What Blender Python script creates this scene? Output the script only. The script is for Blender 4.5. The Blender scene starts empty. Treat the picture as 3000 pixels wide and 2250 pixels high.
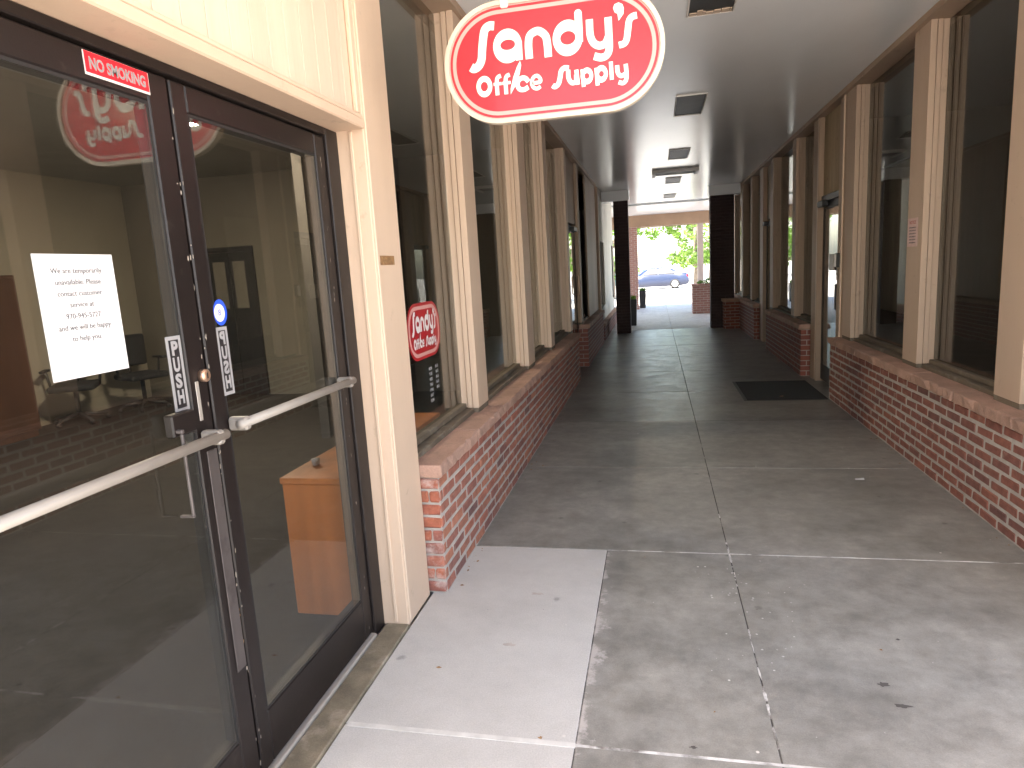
import bpy, bmesh, math, random
from mathutils import Vector, Matrix, noise
R = random.Random(7)
SC = bpy.context.scene
COL = SC.collection

# ------------------------------------------------------------------ camera
CAM_H = 1.55
YAW, PITCH, ROLL, FOC = -0.21942687, -0.16955975, -0.05935817, 1.29420767
def cam_matrix():
    cy, sy, cp, sp = math.cos(YAW), math.sin(YAW), math.cos(PITCH), math.sin(PITCH)
    f = Vector((sy*cp, cy*cp, sp)); r = Vector((cy, -sy, 0)); u = r.cross(f)
    r2 = math.cos(ROLL)*r + math.sin(ROLL)*u
    u2 = -math.sin(ROLL)*r + math.cos(ROLL)*u
    m = Matrix((r2, u2, -f)).transposed().to_4x4()
    m.translation = (0, 0, CAM_H)
    return m
cam = bpy.data.cameras.new('camera'); cam_o = bpy.data.objects.new('camera', cam); COL.objects.link(cam_o)
cam.sensor_fit = 'HORIZONTAL'; cam.sensor_width = 36; cam.lens = FOC*18
cam.clip_start = 0.05; cam.clip_end = 2000
cam_o.matrix_world = cam_matrix(); SC.camera = cam_o

# ------------------------------------------------------------------ sky, sun, exposure
SUN_EL, SUN_AZ = math.radians(61), math.radians(186)      # azimuth from +Y towards +X
W = bpy.data.worlds.new('World'); SC.world = W; W.use_nodes = True
wn = W.node_tree.nodes; wl = W.node_tree.links; wn.clear()
sky = wn.new('ShaderNodeTexSky'); sky.sky_type = 'NISHITA'; sky.sun_disc = False
sky.sun_elevation = SUN_EL; sky.sun_rotation = SUN_AZ
sky.air_density = 1.0; sky.dust_density = 2.2; sky.ozone_density = 1.0
bg = wn.new('ShaderNodeBackground'); bg.inputs['Strength'].default_value = 0.13
wo = wn.new('ShaderNodeOutputWorld')
wl.new(sky.outputs[0], bg.inputs[0]); wl.new(bg.outputs[0], wo.inputs[0])
sd = Vector((math.sin(SUN_AZ)*math.cos(SUN_EL), math.cos(SUN_AZ)*math.cos(SUN_EL), math.sin(SUN_EL)))
sun = bpy.data.lights.new('sun', 'SUN'); sun.energy = 4.0; sun.angle = math.radians(0.53); sun.color = (1, .95, .87)
sun_o = bpy.data.objects.new('sun', sun); COL.objects.link(sun_o)
sun_o.rotation_euler = sd.to_track_quat('Z', 'Y').to_euler(); sun_o.location = (10, 5, 20)
vs = SC.view_settings; vs.view_transform = 'Standard'; vs.look = 'None'; vs.gamma = 1; vs.use_curve_mapping = False
vs.exposure = 3.05
vs.use_white_balance = True; vs.white_balance_temperature = 7000; vs.white_balance_tint = 10
SC.cycles.use_denoising = True
SC.cycles.max_bounces = 12; SC.cycles.diffuse_bounces = 6; SC.cycles.glossy_bounces = 5
SC.cycles.transparent_max_bounces = 24; SC.cycles.transmission_bounces = 6
SC.cycles.sample_clamp_indirect = 6.0
SC.cycles.caustics_reflective = False; SC.cycles.caustics_refractive = False

# ------------------------------------------------------------------ materials
MATS = {}
def nodes(name):
    m = bpy.data.materials.new(name); m.use_nodes = True
    n = m.node_tree.nodes; n.clear()
    out = n.new('ShaderNodeOutputMaterial'); b = n.new('ShaderNodeBsdfPrincipled')
    m.node_tree.links.new(b.outputs[0], out.inputs[0])
    MATS[name] = m
    return m, n, m.node_tree.links, b, out
def ramp(n, l, src, stops):
    r = n.new('ShaderNodeValToRGB'); e = r.color_ramp.elements
    while len(e) < len(stops): e.new(.5)
    for el, (p, c) in zip(e, stops):
        el.position = p; el.color = (*c, 1) if len(c) == 3 else c
    l.new(src, r.inputs[0]); return r
def nz(n, l, vec, scale, detail=4, rough=.55, dist=0.0):
    t = n.new('ShaderNodeTexNoise'); t.inputs['Scale'].default_value = scale
    t.inputs['Detail'].default_value = detail; t.inputs['Roughness'].default_value = rough
    t.inputs['Distortion'].default_value = dist
    l.new(vec, t.inputs['Vector']); return t
def mixc(n, l, a, b, fac, mode='MIX'):
    x = n.new('ShaderNodeMix'); x.data_type = 'RGBA'; x.blend_type = mode
    for s, v in ((0, fac), (6, a), (7, b)):
        if isinstance(v, (int, float)): x.inputs[s].default_value = v
        elif isinstance(v, tuple): x.inputs[s].default_value = (*v, 1)
        else: l.new(v, x.inputs[s])
    return x.outputs[2]
def pmat(name, col, rough=.6, metal=0.0, var=.15, vs=3.0, fine=0.0, bump=0.0, bs=60, rnd=0.0, stretch=None, spec=.5, dirt=None, dirt_s=2.0, dirt_lo=.55, coat=0):
    m, n, l, b, o = nodes(name)
    tc = n.new('ShaderNodeTexCoord'); v = tc.outputs['Object']
    if stretch:
        mp = n.new('ShaderNodeMapping'); mp.inputs['Scale'].default_value = stretch; l.new(v, mp.inputs[0]); v = mp.outputs[0]
    t = nz(n, l, v, vs, 5)
    c = ramp(n, l, t.outputs[0], [(.3, tuple(x*(1-var) for x in col)), (.7, tuple(min(1, x*(1+var)) for x in col))]).outputs[0]
    if fine:
        t2 = nz(n, l, v, vs*25, 2)
        g = ramp(n, l, t2.outputs[0], [(.3, (1-fine,)*3), (.7, (1+0*fine,)*3)]).outputs[0]
        c = mixc(n, l, c, g, 1.0, 'MULTIPLY')
    if dirt:
        t3 = nz(n, l, tc.outputs['Object'], dirt_s, 7, .65)
        g = ramp(n, l, t3.outputs[0], [(dirt_lo, (0,)*3), (dirt_lo+.13, (1,)*3)]).outputs[0]
        c = mixc(n, l, c, dirt, g)
    if rnd:
        oi = n.new('ShaderNodeObjectInfo')
        g = ramp(n, l, oi.outputs['Random'], [(0, (1-rnd,)*3), (1, (1, 1, 1))]).outputs[0]
        c = mixc(n, l, c, g, 1.0, 'MULTIPLY')
    l.new(c, b.inputs['Base Color'])
    b.inputs['Roughness'].default_value = rough; b.inputs['Metallic'].default_value = metal
    b.inputs['Specular IOR Level'].default_value = spec
    if coat: b.inputs['Coat Weight'].default_value = coat; b.inputs['Coat Roughness'].default_value = .08
    if bump:
        tb = nz(n, l, v, bs, 4)
        bp = n.new('ShaderNodeBump'); bp.inputs['Strength'].default_value = bump; bp.inputs['Distance'].default_value = .004
        l.new(tb.outputs[0], bp.inputs['Height']); l.new(bp.outputs[0], b.inputs['Normal'])
    return m
pmat('cream', (.55, .405, .30), .55, var=.08, vs=1.6, bump=.3, bs=40, stretch=(1, 1, .12), dirt=(.40, .29, .21), dirt_s=11, dirt_lo=.63)
pmat('cream_trim', (.57, .43, .32), .5, var=.06, vs=2, bump=.2, bs=40, stretch=(1, 1, .12))
pmat('cream_dimmed', (.49, .36, .265), .58, var=.08, vs=1.6, bump=.3, bs=40, stretch=(1, 1, .12), dirt=(.36, .26, .19), dirt_s=11, dirt_lo=.62)  # cream toned darker so the right side's dimness sits in the paint
pmat('tan', (.40, .285, .205), .6, var=.12, vs=2, bump=.3, bs=40, stretch=(1, 1, .12), dirt=(.26, .18, .13), dirt_s=7, dirt_lo=.62)
pmat('siding', (.60, .465, .36), .6, var=.07, vs=6, bump=.5, bs=30, stretch=(1, 1, .06), rnd=.05)
pmat('old_siding', (.40, .29, .17), .65, var=.25, vs=5, bump=.5, bs=30, stretch=(1, 1, .08), rnd=.1, dirt=(.16, .11, .07), dirt_s=6, dirt_lo=.6)
pmat('pale_wall', (.62, .60, .53), .6, var=.12, vs=7, bump=1.0, bs=24, stretch=(1, 1, .12))
pmat('bronze', (.011, .0075, .007), .42, metal=.0, spec=.35, var=.2, vs=4, bump=.08, bs=200, dirt=(.03, .023, .02), dirt_s=14, dirt_lo=.62)
pmat('bronze_worn', (.085, .072, .07), .45, metal=.3, var=.3, vs=6, stretch=(1, 1, .05), dirt=(.05, .04, .04), dirt_s=9)
pmat('aluminium', (.40, .365, .33), .5, metal=.45, var=.08, vs=6, bump=.05)
pmat('bronze_chip', (.22, .19, .16), .6, var=.5, vs=9)
pmat('bar_metal', (.27, .245, .22), .5, metal=.2, var=.1, vs=6)
pmat('chrome', (.62, .60, .56), .22, metal=.9, var=.06)
pmat('brass', (.55, .36, .26), .3, metal=.8, var=.1)
pmat('gasket', (.012, .011, .011), .6)
pmat('sill_wood', (.13, .10, .07), .7, var=.35, vs=5, bump=.4, dirt=(.22, .19, .15), dirt_s=5, stretch=(1, .2, 1))
pmat('stone', (.47, .285, .215), .8, var=.2, vs=5, fine=.2, bump=.6, bs=70, rnd=.18, dirt=(.30, .20, .155), dirt_s=6, dirt_lo=.56)
pmat('mortar', (.44, .39, .345), .9, var=.15, vs=14, fine=.2, bump=.6, bs=90)
pmat('threshold', (.20, .165, .115), .8, var=.4, vs=7, fine=.25, bump=.4, dirt=(.32, .27, .21), dirt_s=5)
pmat('ceiling', (.87, .885, .90), .22, var=.05, vs=1.2, bump=.05, bs=8, dirt=(.64, .62, .58), dirt_s=5, dirt_lo=.66, stretch=(1, .5, 1))
pmat('white_paint', (.75, .73, .70), .5, var=.05)
pmat('asphalt', (.075, .075, .075), .85, var=.25, vs=2, fine=.3, bump=.4)
pmat('street', (.44, .43, .41), .8, var=.2, vs=.7, fine=.2)
pmat('joint', (.50, .48, .46), .85, var=.35, vs=16, dirt=(.16, .145, .13), dirt_s=7, dirt_lo=.5)
pmat('joint_dark', (.06, .055, .05), .9, var=.4, vs=12, dirt=(.36, .34, .32), dirt_s=5, dirt_lo=.53)
pmat('joint_pale', (.55, .53, .50), .85, var=.15, vs=16)
pmat('gum', (.075, .068, .062), .8, var=.3)
pmat('stain', (.43, .38, .345), .75, var=.2, vs=8)
pmat('mat_rubber', (.018, .018, .018), .9, var=.3, vs=60, bump=.8, bs=250, dirt=(.05, .047, .04), dirt_s=14, dirt_lo=.6)
pmat('carpet', (.022, .018, .015), .95, var=.25, vs=3, fine=.4, bump=.5, bs=300)
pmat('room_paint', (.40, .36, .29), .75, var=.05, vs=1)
pmat('room_shade', (.17, .155, .125), .8, var=.08, vs=1)  # room paint darkened to show the far wall as dimmer
pmat('room_ceiling', (.34, .33, .30), .8, var=.06)
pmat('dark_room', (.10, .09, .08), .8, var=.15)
pmat('curtain', (.75, .74, .70), .8, var=.25, vs=9, stretch=(1, 1, .05))
pmat('wood', (.55, .19, .055), .38, var=.3, vs=7, stretch=(1, 1, .07), bump=.05)
pmat('dark_wood', (.085, .036, .022), .4, var=.3, vs=6, stretch=(1, 1, .1))
pmat('black_plastic', (.02, .02, .021), .45, var=.1)
pmat('black_fabric', (.022, .022, .024), .9, var=.2, vs=30)
pmat('paper', (.58, .575, .58), .7, var=.015, vs=2)
pmat('paper_pink', (.66, .47, .43), .8, var=.1, vs=20)
pmat('ink', (.09, .09, .10), .7, var=.1)
pmat('ink_red', (.45, .08, .06), .7, var=.1)
pmat('sign_red', (.56, .016, .028), .3, var=.10, vs=3, coat=.15, spec=.35)
pmat('sticker_red', (.40, .012, .018), .3, var=.04)
pmat('bright_red', (.70, .015, .03), .45, var=.05)
pmat('sign_white', (.72, .68, .61), .25, var=.03)
pmat('sign_pink', (.62, .30, .27), .3, var=.06)
pmat('sign_rim', (.52, .45, .36), .4, var=.12, vs=6)
pmat('sticker_white', (.70, .66, .64), .5, var=.04)
pmat('silver_print', (.27, .265, .27), .5, var=.1, vs=20)
pmat('black_print', (.014, .012, .014), .5)
pmat('blue_print', (.02, .08, .62), .4, var=.05)
pmat('tape', (.23, .12, .05), .7, var=.3, vs=30, dirt=(.34, .2, .09), dirt_s=40, dirt_lo=.5)
pmat('lens', (.035, .032, .030), .5, var=.3, vs=9)
pmat('louvre', (.35, .34, .33), .5, var=.1)
pmat('leaf', (.085, .17, .028), .5, var=.35, vs=1.4)
pmat('leaf_b', (.12, .20, .035), .5, var=.35, vs=1.4)
pmat('bark', (.14, .11, .085), .9, var=.3, vs=5, bump=.6)
pmat('planter', (.022, .022, .026), .5, var=.2)
pmat('soil', (.05, .035, .025), .95)
pmat('car_paint', (.010, .020, .055), .4, var=.03, coat=.3)
pmat('teal_paint', (.03, .16, .20), .3, coat=1.0)
pmat('tyre', (.015, .015, .015), .8)
pmat('alloy', (.6, .6, .62), .3, metal=.8)
pmat('car_glass', (.02, .025, .03), .08)
pmat('tail_red', (.5, .01, .015), .25)
pmat('lamp_clear', (.7, .72, .75), .15)
pmat('column_dark', (.055, .035, .033), .8, var=.2, vs=4, fine=.2)
pmat('beam', (.40, .26, .17), .65, var=.1)
pmat('beam_post', (.50, .40, .36), .6, var=.06)
pmat('fingers', (.3, .3, .3), .6)
for lf in ('leaf', 'leaf_b'):
    b = [x for x in MATS[lf].node_tree.nodes if x.type == 'BSDF_PRINCIPLED'][0]
    b.inputs['Subsurface Weight'].default_value = 0.0
    n = MATS[lf].node_tree.nodes; l = MATS[lf].node_tree.links
    tr = n.new('ShaderNodeBsdfTranslucent'); tr.inputs[0].default_value = (.16, .30, .03, 1)
    mx = n.new('ShaderNodeMixShader'); mx.inputs[0].default_value = .45
    out = [x for x in n if x.type == 'OUTPUT_MATERIAL'][0]
    l.new(b.outputs[0], mx.inputs[1]); l.new(tr.outputs[0], mx.inputs[2]); l.new(mx.outputs[0], out.inputs[0])

def glass_mat(name, tint, ior=1.5, rough=0.0, dust=.03):
    m = bpy.data.materials.new(name); m.use_nodes = True; n = m.node_tree.nodes; l = m.node_tree.links; n.clear()
    out = n.new('ShaderNodeOutputMaterial'); geo = n.new('ShaderNodeNewGeometry')
    # Schlick reflectance, the same on both faces of the pane
    dt = n.new('ShaderNodeVectorMath'); dt.operation = 'DOT_PRODUCT'; l.new(geo.outputs['Normal'], dt.inputs[0]); l.new(geo.outputs['Incoming'], dt.inputs[1])
    ab = n.new('ShaderNodeMath'); ab.operation = 'ABSOLUTE'; l.new(dt.outputs['Value'], ab.inputs[0])
    om = n.new('ShaderNodeMath'); om.operation = 'SUBTRACT'; om.inputs[0].default_value = 1; l.new(ab.outputs[0], om.inputs[1])
    pw = n.new('ShaderNodeMath'); pw.operation = 'POWER'; l.new(om.outputs[0], pw.inputs[0]); pw.inputs[1].default_value = 5
    fr = n.new('ShaderNodeMath'); fr.operation = 'MULTIPLY_ADD'; fr.use_clamp = True; l.new(pw.outputs[0], fr.inputs[0]); fr.inputs[1].default_value = .90; fr.inputs[2].default_value = .065
    t = n.new('ShaderNodeBsdfTransparent'); t.inputs[0].default_value = (*tint, 1)
    g = n.new('ShaderNodeBsdfGlossy'); g.inputs['Roughness'].default_value = rough; g.inputs[0].default_value = (.95, .97, .96, 1)
    tc = n.new('ShaderNodeTexCoord')
    ns = nz(n, l, tc.outputs['Object'], 1.3, 2)
    bp = n.new('ShaderNodeBump'); bp.inputs['Strength'].default_value = .02; bp.inputs['Distance'].default_value = .02
    l.new(ns.outputs[0], bp.inputs['Height']); l.new(bp.outputs[0], g.inputs['Normal'])
    df = n.new('ShaderNodeBsdfDiffuse'); df.inputs[0].default_value = (.42, .38, .33, 1)
    dn = nz(n, l, tc.outputs['Object'], 2.2, 6, .7)
    dr_ = ramp(n, l, dn.outputs[0], [(.3, (dust*.6,)*3), (.75, (dust*1.5,)*3)])
    m0 = n.new('ShaderNodeMixShader'); l.new(dr_.outputs[0], m0.inputs[0]); l.new(t.outputs[0], m0.inputs[1]); l.new(df.outputs[0], m0.inputs[2])
    mx = n.new('ShaderNodeMixShader'); l.new(fr.outputs[0], mx.inputs[0]); l.new(m0.outputs[0], mx.inputs[1]); l.new(g.outputs[0], mx.inputs[2])
    l.new(mx.outputs[0], out.inputs[0]); MATS[name] = m; return m
glass_mat('glass', (.72, .70, .66), dust=.007)
glass_mat('glass_dusty', (.68, .66, .62), dust=.035)
glass_mat('glass_dark', (.55, .55, .52))

def brick_mat(name, cols, pale, pale_lo):
    m, n, l, b, o = nodes(name)
    oi = n.new('ShaderNodeObjectInfo'); tc = n.new('ShaderNodeTexCoord'); geo = n.new('ShaderNodeNewGeometry')
    k = len(cols); c = ramp(n, l, oi.outputs['Random'], [((i+.5)/k, cc) for i, cc in enumerate(cols)]).outputs[0]
    t = nz(n, l, geo.outputs['Position'], 22, 6, .65)
    g = ramp(n, l, t.outputs[0], [(.25, (.62,)*3), (.7, (1.12,)*3)]).outputs[0]
    c = mixc(n, l, c, g, 1.0, 'MULTIPLY')
    t2 = nz(n, l, geo.outputs['Position'], 8, 8, .7)
    g2 = ramp(n, l, t2.outputs[0], [(pale_lo, (0,)*3), (pale_lo+.2, (.75,)*3)]).outputs[0]
    c = mixc(n, l, c, pale, g2)
    l.new(c, b.inputs['Base Color']); b.inputs['Roughness'].default_value = .85
    tb = nz(n, l, geo.outputs['Position'], 120, 5, .7)
    bp = n.new('ShaderNodeBump'); bp.inputs['Strength'].default_value = .6; bp.inputs['Distance'].default_value = .004
    l.new(tb.outputs[0], bp.inputs['Height']); l.new(bp.outputs[0], b.inputs['Normal'])
RED = [(.38, .145, .09), (.29, .11, .08), (.42, .165, .10), (.22, .09, .075), (.35, .13, .09), (.38, .13, .085), (.15, .08, .075), (.33, .12, .085)]
brick_mat('brick', RED, (.46, .38, .33), .60)
brick_mat('brick_shaded', [(.27, .10, .07), (.22, .085, .065), (.30, .11, .075), (.19, .08, .065), (.26, .095, .07), (.24, .085, .06), (.17, .078, .068), (.25, .09, .066)], (.40, .32, .28), .60)  # brick copy darkened in colour to stand for the right wall's shade
brick_mat('brick_end', [(.40, .125, .07), (.32, .10, .065), (.44, .15, .085), (.28, .10, .075)], (.55, .48, .43), .50)

def wall_brick_mat(name, c1, c2, mort):
    m, n, l, b, o = nodes(name)
    tc = n.new('ShaderNodeTexCoord'); sep = n.new('ShaderNodeSeparateXYZ'); l.new(tc.outputs['Object'], sep.inputs[0])
    ad = n.new('ShaderNodeMath'); l.new(sep.outputs[0], ad.inputs[0]); l.new(sep.outputs[1], ad.inputs[1])
    cb = n.new('ShaderNodeCombineXYZ'); l.new(ad.outputs[0], cb.inputs[0]); l.new(sep.outputs[2], cb.inputs[1])
    br = n.new('ShaderNodeTexBrick'); l.new(cb.outputs[0], br.inputs['Vector'])
    br.inputs['Scale'].default_value = 1; br.inputs['Brick Width'].default_value = .2; br.inputs['Row Height'].default_value = .066
    br.inputs['Mortar Size'].default_value = .006
    br.inputs['Color1'].default_value = (*c1, 1); br.inputs['Color2'].default_value = (*c2, 1); br.inputs['Mortar'].default_value = (*mort, 1)
    l.new(br.outputs['Color'], b.inputs['Base Color']); b.inputs['Roughness'].default_value = .85
    bp = n.new('ShaderNodeBump'); bp.invert = True; bp.inputs['Distance'].default_value = .006; l.new(br.outputs['Fac'], bp.inputs['Height']); l.new(bp.outputs[0], b.inputs['Normal'])
wall_brick_mat('far_brick', (.27, .08, .05), (.19, .062, .05), (.36, .30, .27))
wall_brick_mat('sun_brick', (.40, .20, .16), (.33, .16, .13), (.50, .43, .40))  # far_brick made paler so its colour carries the outdoor glare
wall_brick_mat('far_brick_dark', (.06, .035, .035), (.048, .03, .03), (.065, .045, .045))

def concrete(name, base, dark, lo=.35, rough=.5, smear=False, spots=True, xs=-.29, blot=1.0, rv=.06):
    m, n, l, b, o = nodes(name)
    geo = n.new('ShaderNodeNewGeometry'); p = geo.outputs['Position']
    mp = n.new('ShaderNodeMapping'); mp.inputs['Scale'].default_value = (.8, 1.1, 1); l.new(p, mp.inputs[0])
    t = nz(n, l, mp.outputs[0], 1.5, 8, .62, .15)
    c = ramp(n, l, t.outputs[0], [(lo, dark), (lo+.28, base)]).outputs[0]  # broad stains; the same blotches double as soft dappled light
    t2 = nz(n, l, p, 9, 6, .7)
    g = ramp(n, l, t2.outputs[0], [(.3, (.72,)*3), (.7, (1.15,)*3)]).outputs[0]
    c = mixc(n, l, c, g, blot, 'MULTIPLY')
    t4 = nz(n, l, mp.outputs[0], 4.2, 9, .68, .25)
    g = ramp(n, l, t4.outputs[0], [(.30, (.80, .79, .775)), (.52, (1,)*3), (.75, (1.10,)*3)]).outputs[0]
    c = mixc(n, l, c, g, blot, 'MULTIPLY')
    t3 = nz(n, l, p, 190, 3, .7)
    g = ramp(n, l, t3.outputs[0], [(.3, (.84,)*3), (.72, (1.12,)*3)]).outputs[0]
    c = mixc(n, l, c, g, 1.0, 'MULTIPLY')
    if spots:
        v = n.new('ShaderNodeTexVoronoi'); v.inputs['Scale'].default_value = 3.2; v.inputs['Randomness'].default_value = 1; l.new(p, v.inputs['Vector'])
        ds = nz(n, l, p, 30, 3)
        sm = n.new('ShaderNodeMath'); sm.operation = 'MULTIPLY_ADD'; l.new(ds.outputs[0], sm.inputs[0]); sm.inputs[1].default_value = .10; l.new(v.outputs['Distance'], sm.inputs[2])
        g = ramp(n, l, sm.outputs[0], [(.085, (.55,)*3), (.12, (1,)*3)]).outputs[0]
        c = mixc(n, l, c, g, .8, 'MULTIPLY')
        v2 = n.new('ShaderNodeTexVoronoi'); v2.inputs['Scale'].default_value = 4.7; l.new(p, v2.inputs['Vector'])
        g = ramp(n, l, v2.outputs['Distance'], [(.022, (1,)*3), (.03, (0,)*3)]).outputs[0]
        c = mixc(n, l, c, (.55, .52, .48), g)
    if smear:
        sx = n.new('ShaderNodeSeparateXYZ'); l.new(p, sx.inputs[0])
        nn = nz(n, l, p, 5, 8, .75)
        a = n.new('ShaderNodeMath'); a.operation = 'MULTIPLY_ADD'; l.new(nn.outputs[0], a.inputs[0]); a.inputs[1].default_value = .42; a.inputs[2].default_value = -.19 + xs
        s = n.new('ShaderNodeMath'); s.operation = 'SUBTRACT'; l.new(a.outputs[0], s.inputs[0]); l.new(sx.outputs[0], s.inputs[1])
        g = ramp(n, l, s.outputs[0], [(0, (0,)*3), (.035, (.8,)*3)]).outputs[0]
        c = mixc(n, l, c, (.46, .42, .40), g)
    l.new(c, b.inputs['Base Color'])
    rr = ramp(n, l, t4.outputs[0], [(.3, (rough-rv,)*3), (.7, (rough+rv,)*3)]); l.new(rr.outputs[0], b.inputs['Roughness'])
    bp = n.new('ShaderNodeBump'); bp.inputs['Strength'].default_value = .25; bp.inputs['Distance'].default_value = .002
    l.new(t3.outputs[0], bp.inputs['Height']); l.new(bp.outputs[0], b.inputs['Normal'])
concrete('concrete', (.29, .275, .25), (.20, .19, .172), .34, .45)
concrete('concrete_smeared', (.29, .275, .25), (.20, .19, .172), .34, .45, smear=True)
concrete('concrete_deep', (.215, .205, .185), (.135, .127, .114), .34, .37, spots=False, rv=.08)  # the same floor concrete, darkened where light falls off down the walkway
concrete('concrete_new', (.485, .467, .445), (.435, .417, .397), .25, .6, blot=.25)
concrete('concrete_far', (.52, .50, .48), (.43, .41, .39), .3, .6, spots=False)  # paled copy of the floor concrete, brightened to read as far daylight

# ------------------------------------------------------------------ building helpers
ORG = {}
def org(o): return ORG.get(o.name, Vector((0, 0, 0))) if o else Vector((0, 0, 0))
def props(o, label=None, cat=None, group=None, kind=None):
    for k, v in (('label', label), ('category', cat), ('group', group), ('kind', kind)):
        if v: o[k] = v
    return o
def thing(name, label, cat, loc, group=None, kind=None, parent=None):
    o = bpy.data.objects.new(name, None); o.empty_display_size = .1; COL.objects.link(o); o.location = loc
    ORG[o.name] = Vector(loc)
    return props(o, label, cat, group, kind)
def struct(name, loc=(0, 0, 0)):
    return thing(name, None, None, loc, kind='structure')
def mk(name, me, mat, parent=None, smooth=False, world=True):
    """link mesh (world coordinates) as an object, local to its parent's origin"""
    o = bpy.data.objects.new(name, me); COL.objects.link(o)
    if parent:
        if world: me.transform(Matrix.Translation(-org(parent)))
        o.parent = parent; ORG[o.name] = org(parent)
    if mat: me.materials.append(MATS[mat])
    if smooth:
        for p in me.polygons: p.use_smooth = True
    return o
def bm_box(bm, x0, x1, y0, y1, z0, z1):
    r = bmesh.ops.create_cube(bm, size=1)
    for v in r['verts']:
        v.co = Vector((x0+(v.co.x+.5)*(x1-x0), y0+(v.co.y+.5)*(y1-y0), z0+(v.co.z+.5)*(z1-z0)))
    return r['verts']
def fin(bm, name):
    me = bpy.data.meshes.new(name); bm.to_mesh(me); bm.free(); return me
def box(name, b, mat, parent=None, bev=.003, kind=None):
    bm = bmesh.new(); bm_box(bm, *b)
    if bev:
        bmesh.ops.bevel(bm, geom=list(bm.edges), offset=min(bev, .3*min(b[1]-b[0], b[3]-b[2], b[5]-b[4])), segments=1, profile=.5, affect='EDGES')
    o = mk(name, fin(bm, name), mat, parent)
    if kind: o['kind'] = kind
    return o
def boxes(name, bl, mat, parent=None, bev=.002):
    bm = bmesh.new()
    for b in bl:
        t = bmesh.new(); bm_box(t, *b)
        if bev: bmesh.ops.bevel(t, geom=list(t.edges), offset=min(bev, .3*min(b[1]-b[0], b[3]-b[2], b[5]-b[4])), segments=1, profile=.5, affect='EDGES')
        m = bpy.data.meshes.new('t'); t.to_mesh(m); t.free(); bm.from_mesh(m); bpy.data.meshes.remove(m)
    return mk(name, fin(bm, name), mat, parent)
def tube(name, pts, r, mat, parent=None, seg=12, caps=True, radii=None):
    pts = [Vector(p) for p in pts]; vs_, fs = [], []
    for i, p in enumerate(pts):
        d = (pts[min(i+1, len(pts)-1)]-pts[max(i-1, 0)]).normalized()
        a = d.orthogonal().normalized() if i == 0 else (a - d*a.dot(d)).normalized()
        bb = d.cross(a); rr = radii[i] if radii else r
        for k in range(seg):
            t = 2*math.pi*k/seg; vs_.append(p+a*math.cos(t)*rr+bb*math.sin(t)*rr)
    for i in range(len(pts)-1):
        for k in range(seg):
            fs.append((i*seg+k, i*seg+(k+1) % seg, (i+1)*seg+(k+1) % seg, (i+1)*seg+k))
    if caps: fs.append(tuple(range(seg-1, -1, -1))); fs.append(tuple((len(pts)-1)*seg+k for k in range(seg)))
    me = bpy.data.meshes.new(name); me.from_pydata([tuple(v) for v in vs_], [], fs)
    return mk(name, me, mat, parent, smooth=True)
def pydata(name, vs_, fs, mat, parent=None, smooth=False):
    me = bpy.data.meshes.new(name); me.from_pydata([tuple(v) for v in vs_], [], fs); me.update()
    return mk(name, me, mat, parent, smooth)
def text_mesh(name, s, size, mat, parent, origin, ux, uy, bold=0.0, align='CENTER', thick=.0006, width=None):
    cu = bpy.data.curves.new('t', 'FONT'); cu.body = s; cu.size = size; cu.align_x = align; cu.align_y = 'CENTER'; cu.offset = bold; cu.extrude = thick/2
    cu.resolution_u = 3
    o = bpy.data.objects.new('t', cu); COL.objects.link(o)
    dg = bpy.context.evaluated_depsgraph_get(); me = bpy.data.meshes.new_from_object(o.evaluated_get(dg))
    bpy.data.objects.remove(o); bpy.data.curves.remove(cu)
    ux, uy = Vector(ux), Vector(uy); nn = ux.cross(uy); o0 = Vector(origin)
    sx = 1.0
    if width and len(me.vertices):
        xs_ = [v.co.x for v in me.vertices]; sx = width/max(1e-6, max(xs_)-min(xs_))
    for v in me.vertices: v.co = o0+ux*v.co.x*sx+uy*v.co.y+nn*v.co.z
    me.materials.clear()
    return mk(name, me, mat, parent)

# ================================================================== SETTING: ground, floors, ceiling
g = box('ground', (-400, 400, -400, 400, -.6, -.25), 'street', None, 0, 'structure')
BX0, BX1 = -9.0, 9.0
XL, XR = -1.034, 1.787            # brick faces
ML, MR = -1.127, 1.88             # mullion faces
GL, GR = -1.245, 2.0              # glass planes
CZ = 3.12
pl = box('sidewalk', (-9.4, 9.4, -7, 25.6, -.25, -.06), 'concrete_far', None, .02, 'structure')
fl = struct('corridor_floor')
J = .002
def slab(x0, x1, y0, y1, mat, top=0.0):
    return box('concrete_slab', (x0+J, x1-J, y0+J, y1-J, -.055, top), mat, fl, .0025)
YJ = [-3.0, -1.1, .40, 1.93, 3.467, 5.0, 6.53, 8.06, 9.59, 11.12, 12.65, 14.18, 15.75, 17.6, 19.4, 21.3, 23.3, 25.5]
XC = .352
for i in range(len(YJ)-1):
    a, b = YJ[i], YJ[i+1]; far = a > 15
    x0, x1 = (-1.11 if b < 2.6 else -1.30), 2.05
    if far: x0, x1 = -1.34, 2.05
    if a >= 17: x1 = 8.9
    if a >= 19: x0, x1 = -8.9, 8.9
    if b < .5: x0, x1 = -8.9, 8.9
    mt = 'concrete_far' if far or b < .5 else ('concrete_deep' if a > 5.5 else 'concrete')  # unseen slabs behind the camera take pale concrete to bounce light in
    if .3 < a < 3:
        if a > 1: slab(-1.112, -.29, a, b, 'concrete_new')
        else: slab(-1.112, -.29, a, b, 'concrete_new')
        slab(-.29, XC, a, b, 'concrete_smeared')
    else:
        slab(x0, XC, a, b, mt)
    slab(XC, x1, a, b, mt)
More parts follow.
